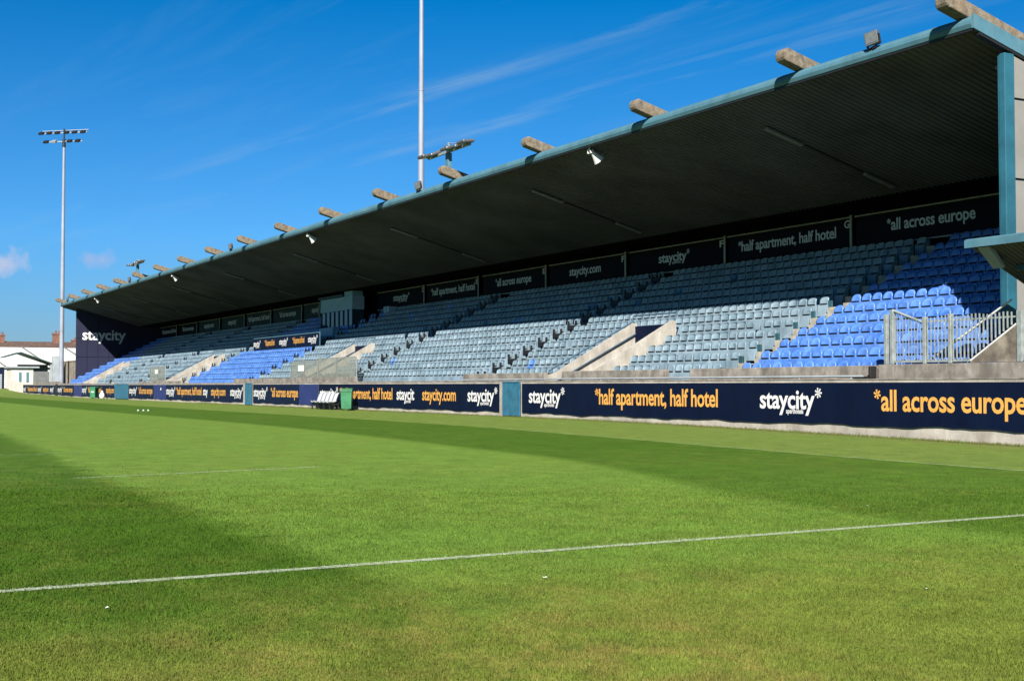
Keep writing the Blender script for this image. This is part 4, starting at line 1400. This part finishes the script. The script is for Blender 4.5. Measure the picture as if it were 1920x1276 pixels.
def mast(x, y, label, hgt=29.3):
    t = thing('floodlight_mast', label, 'floodlight mast', (x, y, gz(x)), group='tall floodlight masts')
    mb = MB()
    zs = [0, 7.5, 15, 22, hgt - 1.2]
    rs = [0.27, 0.245, 0.21, 0.175, 0.14]
    for a in range(4): mb.tube((0, 0, zs[a] + (0.0 if a == 0 else -0.3)), (0, 0, zs[a + 1]), rs[a], rs[a + 1], 16)
    for a in range(1, 4): mb.tube((0, 0, zs[a] - 0.35), (0, 0, zs[a] - 0.25), rs[a] + 0.02, rs[a] + 0.02, 16)
    mb.tube((0, 0, 0), (0, 0, 0.05), 0.5, 0.5, 16)
    mb.build('pole', M['pole'], t)
    mb = MB(); mb.tube((0, 0, hgt - 1.8), (0, 0, hgt - 0.9), 0.19, 0.19, 12); mb.tube((0, 0, hgt - 0.9), (0, 0, hgt + 0.3), 0.09, 0.09, 10); mb.build('headframe', M['black_metal'], t)
    for j, (zz, half, xs) in enumerate(((hgt - 0.15, 2.9, (-2.7, -1.7, -0.7, 0.45, 1.45, 2.5)), (hgt - 1.15, 2.3, (-2.1, -1.1, 0.85, 1.85)))):
        Mx = Matrix.Rotation(R(50), 4, 'Z')
        br = MB(); br.box(-half, half, -0.07, 0.07, zz - 0.05, zz + 0.05, M=Mx)
        if j == 0: br.box(-half, half, 0.25, 0.31, zz + 0.3, zz + 0.36, M=Mx)
        br.build('crossbar', M['galv'], t)
        for xx in xs:
            p = Mx @ Vector((xx, -0.25, zz))
            mb = MB(); mb.bev_box(-0.27, 0.27, -0.28, 0.22, -0.14, 0.12, 0.04, M=Matrix.Translation(p) @ Matrix.Rotation(R(50), 4, 'Z') @ Matrix.Rotation(R(28), 4, 'X'))
            mb.build('lamp_head', M['black_metal'] if xx not in (-1.1,) else M['galv'], t)


mast(-82.3, 37.6, 'tall pale floodlight mast rising behind the middle of the stand roof', 30.5)
mast(-154.9, 26.0, 'tall floodlight mast with two lamp rows at the far end of the stand', 30.0)

# ------------------------------------------------------------------ things by the wall
def wheelie_bin(x, y, rz, label, sticker=False):
    t = thing('wheelie_bin', label, 'bin', (x, y, gz(x)), rz, group='green wheelie bins by the hoardings')
    mb = MB()
    def ring(z, w, d): return [(-w, -d, z), (w, -d, z), (w, d, z), (-w, d, z)]
    lv = [(0.06, 0.21, 0.25), (0.10, 0.235, 0.275), (0.90, 0.27, 0.33), (0.905, 0.295, 0.36), (0.97, 0.295, 0.36)]
    vs = [p for l in lv for p in ring(*l)]
    fs = [(4 * a + k, 4 * a + (k + 1) % 4, 4 * a + 4 + (k + 1) % 4, 4 * a + 4 + k) for a in range(len(lv) - 1) for k in range(4)] + [(3, 2, 1, 0)]
    mb.add(vs, fs)
    o = mb.build('body', M['bin_green'], t)
    bv = o.modifiers.new('bevel', 'BEVEL'); bv.width = 0.02; bv.segments = 2
    mb = MB(); mb.add([(-0.30, -0.38, 0.985), (0.30, -0.38, 0.985), (0.30, 0.36, 0.985), (-0.30, 0.36, 0.985), (-0.27, -0.34, 1.03), (0.27, -0.34, 1.03), (0.27, 0.33, 1.07), (-0.27, 0.33, 1.07)],
                      [(3, 2, 1, 0), (4, 5, 6, 7), (0, 1, 5, 4), (1, 2, 6, 5), (2, 3, 7, 6), (3, 0, 4, 7)])
    o = mb.build('lid', M['bin_green'], t)
    bv = o.modifiers.new('bevel', 'BEVEL'); bv.width = 0.015; bv.segments = 2
    mb = MB(); mb.tube((-0.26, 0.40, 1.0), (0.26, 0.40, 1.0), 0.018); mb.box(-0.27, -0.24, 0.33, 0.41, 0.97, 1.02); mb.box(0.24, 0.27, 0.33, 0.41, 0.97, 1.02)
    mb.build('handle', M['bin_green'], t)
    for s in (-1, 1):
        mb = MB(); mb.tube((s * 0.24, 0.30, 0.10), (s * 0.29, 0.30, 0.10), 0.10, 0.10, 18); mb.build('wheel', M['black_metal'], t)
    mb = MB(); mb.tube((-0.24, 0.30, 0.10), (0.24, 0.30, 0.10), 0.015); mb.build('axle', M['black_metal'], t)
    if sticker:
        mb = MB(); mb.box(-0.13, 0.13, -0.312, -0.300, 0.55, 0.78); mb.build('sticker', M['white_ink'], t)


wheelie_bin(-58.95, 23.05, R(62), 'green wheelie bin standing against the hoarding beside white bench seats')
wheelie_bin(-120.2, 23.0, R(50), 'small far green wheelie bin with a white sticker', True)


def team_bench():
    t = thing('team_bench', 'row of five white bucket seats on a black frame by the wall', 'bench', (-62.15, 23.15, gz(-62)))
    t.scale = (0.92, 1.0, 0.92)
    mb = MB()
    for s in (-0.25, 0.22): mb.box(-1.5, 1.5, s - 0.03, s + 0.03, 0.32, 0.38)
    for x in (-1.35, -0.45, 0.45, 1.35): mb.box(x - 0.03, x + 0.03, -0.28, 0.26, 0.26, 0.318); mb.box(x - 0.03, x + 0.03, -0.27, -0.21, 0, 0.258); mb.box(x - 0.03, x + 0.03, 0.18, 0.24, 0, 0.258)
    mb.box(-1.45, 1.45, -0.02, 0.0, 0.05, 0.25)
    mb.build('frame', M['black_metal'], t)
    for k in range(5):
        xc = -1.2 + 0.6 * k
        mb = MB()
        nu, nv = 6, 9
        pts = []
        for layer in (0, 1):
            for j in range(nv + 1):
                s = j / nv
                if s < 0.45: y, z = -0.30 + 0.9 * s, 0.40 - 0.05 * math.sin(s / 0.45 * math.pi)
                else:
                    q = (s - 0.45) / 0.55; y, z = 0.105 + 0.16 * q ** 1.5 + 0.02, 0.40 + 0.52 * q
                for i in range(nu + 1):
                    u = -1 + 2 * i / nu
                    w = 0.26 * (1 - 0.10 * s ** 3)
                    lift = 0.09 * abs(u) ** 2.5
                    yy, zz = y, z
                    if s < 0.45: zz += lift
                    else: yy -= lift
                    if j == nv: zz -= 0.05 * abs(u) ** 3
                    if layer: zz -= 0.018 if s < 0.45 else 0; yy += 0.018 if s >= 0.45 else 0
                    pts.append((xc + u * w, yy, zz))
        n = nu + 1; m = n * (nv + 1)
        fq = [(j * n + i, j * n + i + 1, (j + 1) * n + i + 1, (j + 1) * n + i) for j in range(nv) for i in range(nu)]
        rim = [j * n for j in range(nv, -1, -1)] + list(range(1, n)) + [j * n + nu for j in range(1, nv + 1)] + [nv * n + i for i in range(nu - 1, 0, -1)]
        fs = fq + [tuple(m + q for q in reversed(f)) for f in fq] + [(rim[a], rim[(a + 1) % len(rim)], m + rim[(a + 1) % len(rim)], m + rim[a]) for a in range(len(rim))]
        mb.add(pts, fs, 0, True)
        mb.build('seat', M['bench_plastic'], t)


team_bench()

mb = MB()
mb.lathe([(0.0, 0.0), (0.16, 0.01), (0.23, 0.12), (0.24, 0.28), (0.19, 0.45), (0.10, 0.56), (0.05, 0.60), (0.09, 0.68), (0.06, 0.72), (0.0, 0.70)], 14)
for i, v in enumerate(mb.v):
    mb.v[i] = (v[0] * (1 + 0.12 * math.sin(v[2] * 13 + i)), v[1] * (1 + 0.12 * math.cos(v[2] * 11 + i * 2)), v[2])
o = mb.build('rubbish_sack', M['white_plastic']); o.location = (-118.2, 23.3, gz(-118))
tag(o, 'white rubbish sack tied at the neck, beside the far green bin', 'sack')

for k, px in enumerate((259, 269, 278)):
    d = pix_dir(px, 768.5); tt = (0.11 - CAM_H) / d.z
    mb = MB(); mb.lathe([(0.12, 0.0), (0.125, 0.012), (0.09, 0.10), (0.045, 0.13), (0.03, 0.13), (0.06, 0.08), (0.09, 0.02)], 14)
    o = mb.build('training_marker', M['bench_plastic']); o.scale = (0.42, 0.42, 0.5); o.location = (d.x * tt, d.y * tt, gz(d.x * tt) + 0.004)
    tag(o, 'white training marker on the dark mown stripe, %s of three' % ('leftmost', 'middle', 'rightmost')[k], 'marker', 'white markers on the pitch')

for k, (px, py, lab) in enumerate(((200, 1145, 'white paper scrap on dark grass at the near left'), (1021, 1087, 'white paper scrap in front of the white line near the middle'), (1627, 951, 'tiny white scrap on grass just beyond the white line'), (1738, 1108, 'white feather on dry grass at the near right'))):
    d = pix_dir(px, py); tt = (-0.13 - CAM_H) / d.z
    mb = MB(); mb.add([(-0.012, -0.008, 0.034), (0.014, -0.010, 0.038), (0.018, 0.006, 0.046), (0.0, 0.016, 0.036), (-0.014, 0.008, 0.048), (0.002, 0.0, 0.030)], [(0, 1, 5), (1, 2, 5), (2, 3, 5), (3, 4, 5), (4, 0, 5)])
    o = mb.build('paper_scrap', M['white_ink']); o.location = (d.x * tt, d.y * tt, gz(d.x * tt))
    o.scale = (1, 1, 0.6); o.rotation_euler = (0, 0, k * 1.3)
    tag(o, lab, 'scrap', 'white scraps on the grass')

# ------------------------------------------------------------------ far corner
def far_corner():
    # terraced houses beyond the ground
    t = thing('terraced_house', 'brown tiled house roof with two brick chimneys beyond the white roof', 'house', (-232, 34, 0))
    y0, y1 = -25.0, 20.0
    mb = MB(); mb.box(-5, 5, y0, y1, 0, 6.6); mb.build('wall', M['brick'], t)
    mb = MB(); mb.add([(5.3, y0, 6.5), (5.3, y1, 6.5), (0, y1, 8.7), (0, y0, 8.7), (-5.3, y0, 6.5), (-5.3, y1, 6.5)], [(0, 1, 2, 3), (3, 2, 5, 4), (0, 3, 4), (1, 5, 2), (0, 4, 5, 1)])
    rf = mb.build('roof', M['roof_tile'], t)
    for yy, w, h in ((4.2, 1.0, 10.3), (-4.8, 0.7, 9.9), (7.3, 1.0, 9.2)):
        mb = MB(); mb.box(-0.6, 0.6, yy - w / 2 - 0.2, yy + w / 2 + 0.2, 8.0, h - 0.35); mb.box(-0.7, 0.7, yy - w / 2 - 0.3, yy + w / 2 + 0.3, h - 0.35, h - 0.1)
        for q in (-0.25, 0.25): mb.tube((0, yy + q, h - 0.1), (0, yy + q, h + 0.35), 0.14, 0.12, 8)
        mb.build('chimney', M['brick'], rf)
    # big white roofed hall
    t = thing('white_hall', 'large hall with a bright white sheet roof in the far corner', 'hall', (-200, 29.5, 0))
    mb = MB(); mb.box(-12, 0, -22, 17, 0, 4.1); mb.build('wall', M['render_white'], t)
    mb = MB(); mb.add([(0.5, -22.4, 3.95), (0.5, 17.4, 3.95), (-9, 17.4, 7.05), (-9, -22.4, 7.05), (-14, -22.4, 6.6), (-14, 17.4, 6.6)], [(0, 1, 2, 3), (3, 2, 5, 4)])
    rf = mb.build('roof', M['sheet_white'], t)
    for yy in (-4.9, 1.4, 7.6):
        mb = MB(); mb.tube((0.52, yy + 1.2, 4.0), (-8.9, yy - 1.6, 7.1), 0.13, 0.13, 6); mb.build('roof_seam', M['steel_grey'], rf)
    # green edged shelter
    t = thing('shelter', 'dark shelter with a green edged sloping roof in front of the white hall', 'shelter', (-186, 0, 0))
    mb = MB()
    mb.add([(0, 24.0, 5.05), (0, 26.0, 5.65), (0, 30.5, 4.05), (-5, 24.0, 5.05), (-5, 26.0, 5.65), (-5, 30.5, 4.05),
            (0, 24.0, 5.20), (0, 26.0, 5.82), (0, 30.5, 4.22), (-5, 24.0, 5.20), (-5, 26.0, 5.82), (-5, 30.5, 4.22)],
           [(0, 1, 4, 3), (1, 2, 5, 4), (6, 9, 10, 7), (7, 10, 11, 8), (0, 6, 7, 1), (1, 7, 8, 2), (3, 4, 10, 9), (4, 5, 11, 10), (0, 3, 9, 6), (2, 8, 11, 5)])
    mb.build('roof', M['dark_green'], t)
    mb = MB(); mb.box(-4.9, -4.7, 26.2, 30.2, 0, 4.2); mb.box(-0.3, -0.15, 26.9, 29.7, 0, 3.2); mb.build('cladding', M['steel_grey'], t)
    mb = MB()
    for yy in (29.9, 30.4): mb.box(-0.3, -0.1, yy - 0.12, yy + 0.12, 0, 4.15)
    mb.build('post', M['pale_grey'], t)
    # white rendered kiosk with two teal doors and its splayed wall
    t = thing('kiosk', 'small white rendered building with two narrow teal doors', 'building', (-178, 0, 0))
    mb = MB(); mb.box(-4, 0, 23.7, 26.4, 0, 3.55); mb.build('wall', M['render_white'], t)
    mb = MB(); mb.box(-4.3, 0.35, 23.4, 27.1, 3.552, 3.75); mb.build('roof', M['pale_grey'], t)
    for yy in (24.65, 25.55):
        mb = MB(); mb.box(0.002, 0.05, yy, yy + 0.3, 1.7, 3.0); mb.build('door', M['teal'], t)
    mb = MB(); mb.add([(-168.9, 23.78, 0), (-176.5, 23.25, 0), (-176.5, 23.25, 2.0), (-168.9, 23.78, 1.62), (-168.9, 24.0, 0), (-176.5, 23.5, 0), (-176.5, 23.5, 2.0), (-168.9, 24.0, 1.62)],
                      [(0, 1, 2, 3), (7, 6, 5, 4), (3, 2, 6, 7), (0, 3, 7, 4), (1, 5, 6, 2)])
    tag(mb.build('corner_wall', M['render_white']), 'white rendered wall turning the corner past the farthest hoarding', 'wall')
    # gate and screen at the left edge
    t = thing('roller_gate', 'grey slatted gate under an amber strip at the left edge', 'gate', (-182, 0, 0))
    mb = MB()
    for k in range(8): mb.box(0, 0.06, 20.4, 23.1, 0.8 + 0.25 * k, 1.02 + 0.25 * k)
    mb.build('slats', M['pale_grey'], t)
    mb = MB(); mb.box(-0.05, -0.003, 20.4, 23.4, 0.6, 3.55); mb.box(0, 0.08, 23.102, 23.35, 0.6, 3.5); mb.build('frame', M['navy_far'], t)
    mb = MB(); mb.box(0.0, 0.05, 20.4, 22.6, 2.85, 3.2); mb.build('strip', M['amber_ink'], t)
    # lamp cabinet and low wall beside the mast
    mb = MB(); mb.bev_box(-157.6, -156.9, 25.4, 26.2, 0.2, 4.7, 0.03)
    tag(mb.build('service_column', M['pale_grey']), 'grey square service column beside the far floodlight mast', 'column')
    mb = MB(); mb.box(-160, -148.6, 27.0, 27.3, 0.2, 4.0); mb.box(-160, -148.6, 26.95, 27.35, 4.0, 4.12)
    tag(mb.build('boundary_wall', M['stone_mix']), 'tan boundary wall between the far mast and the navy end wall', 'wall')
    mb = MB(); mb.box(-166, -148, 24.6, 24.85, 0.2, 1.72)
    tag(mb.build('terrace_wall', M['concrete']), 'low concrete wall behind the farthest hoardings', 'wall')


far_corner()
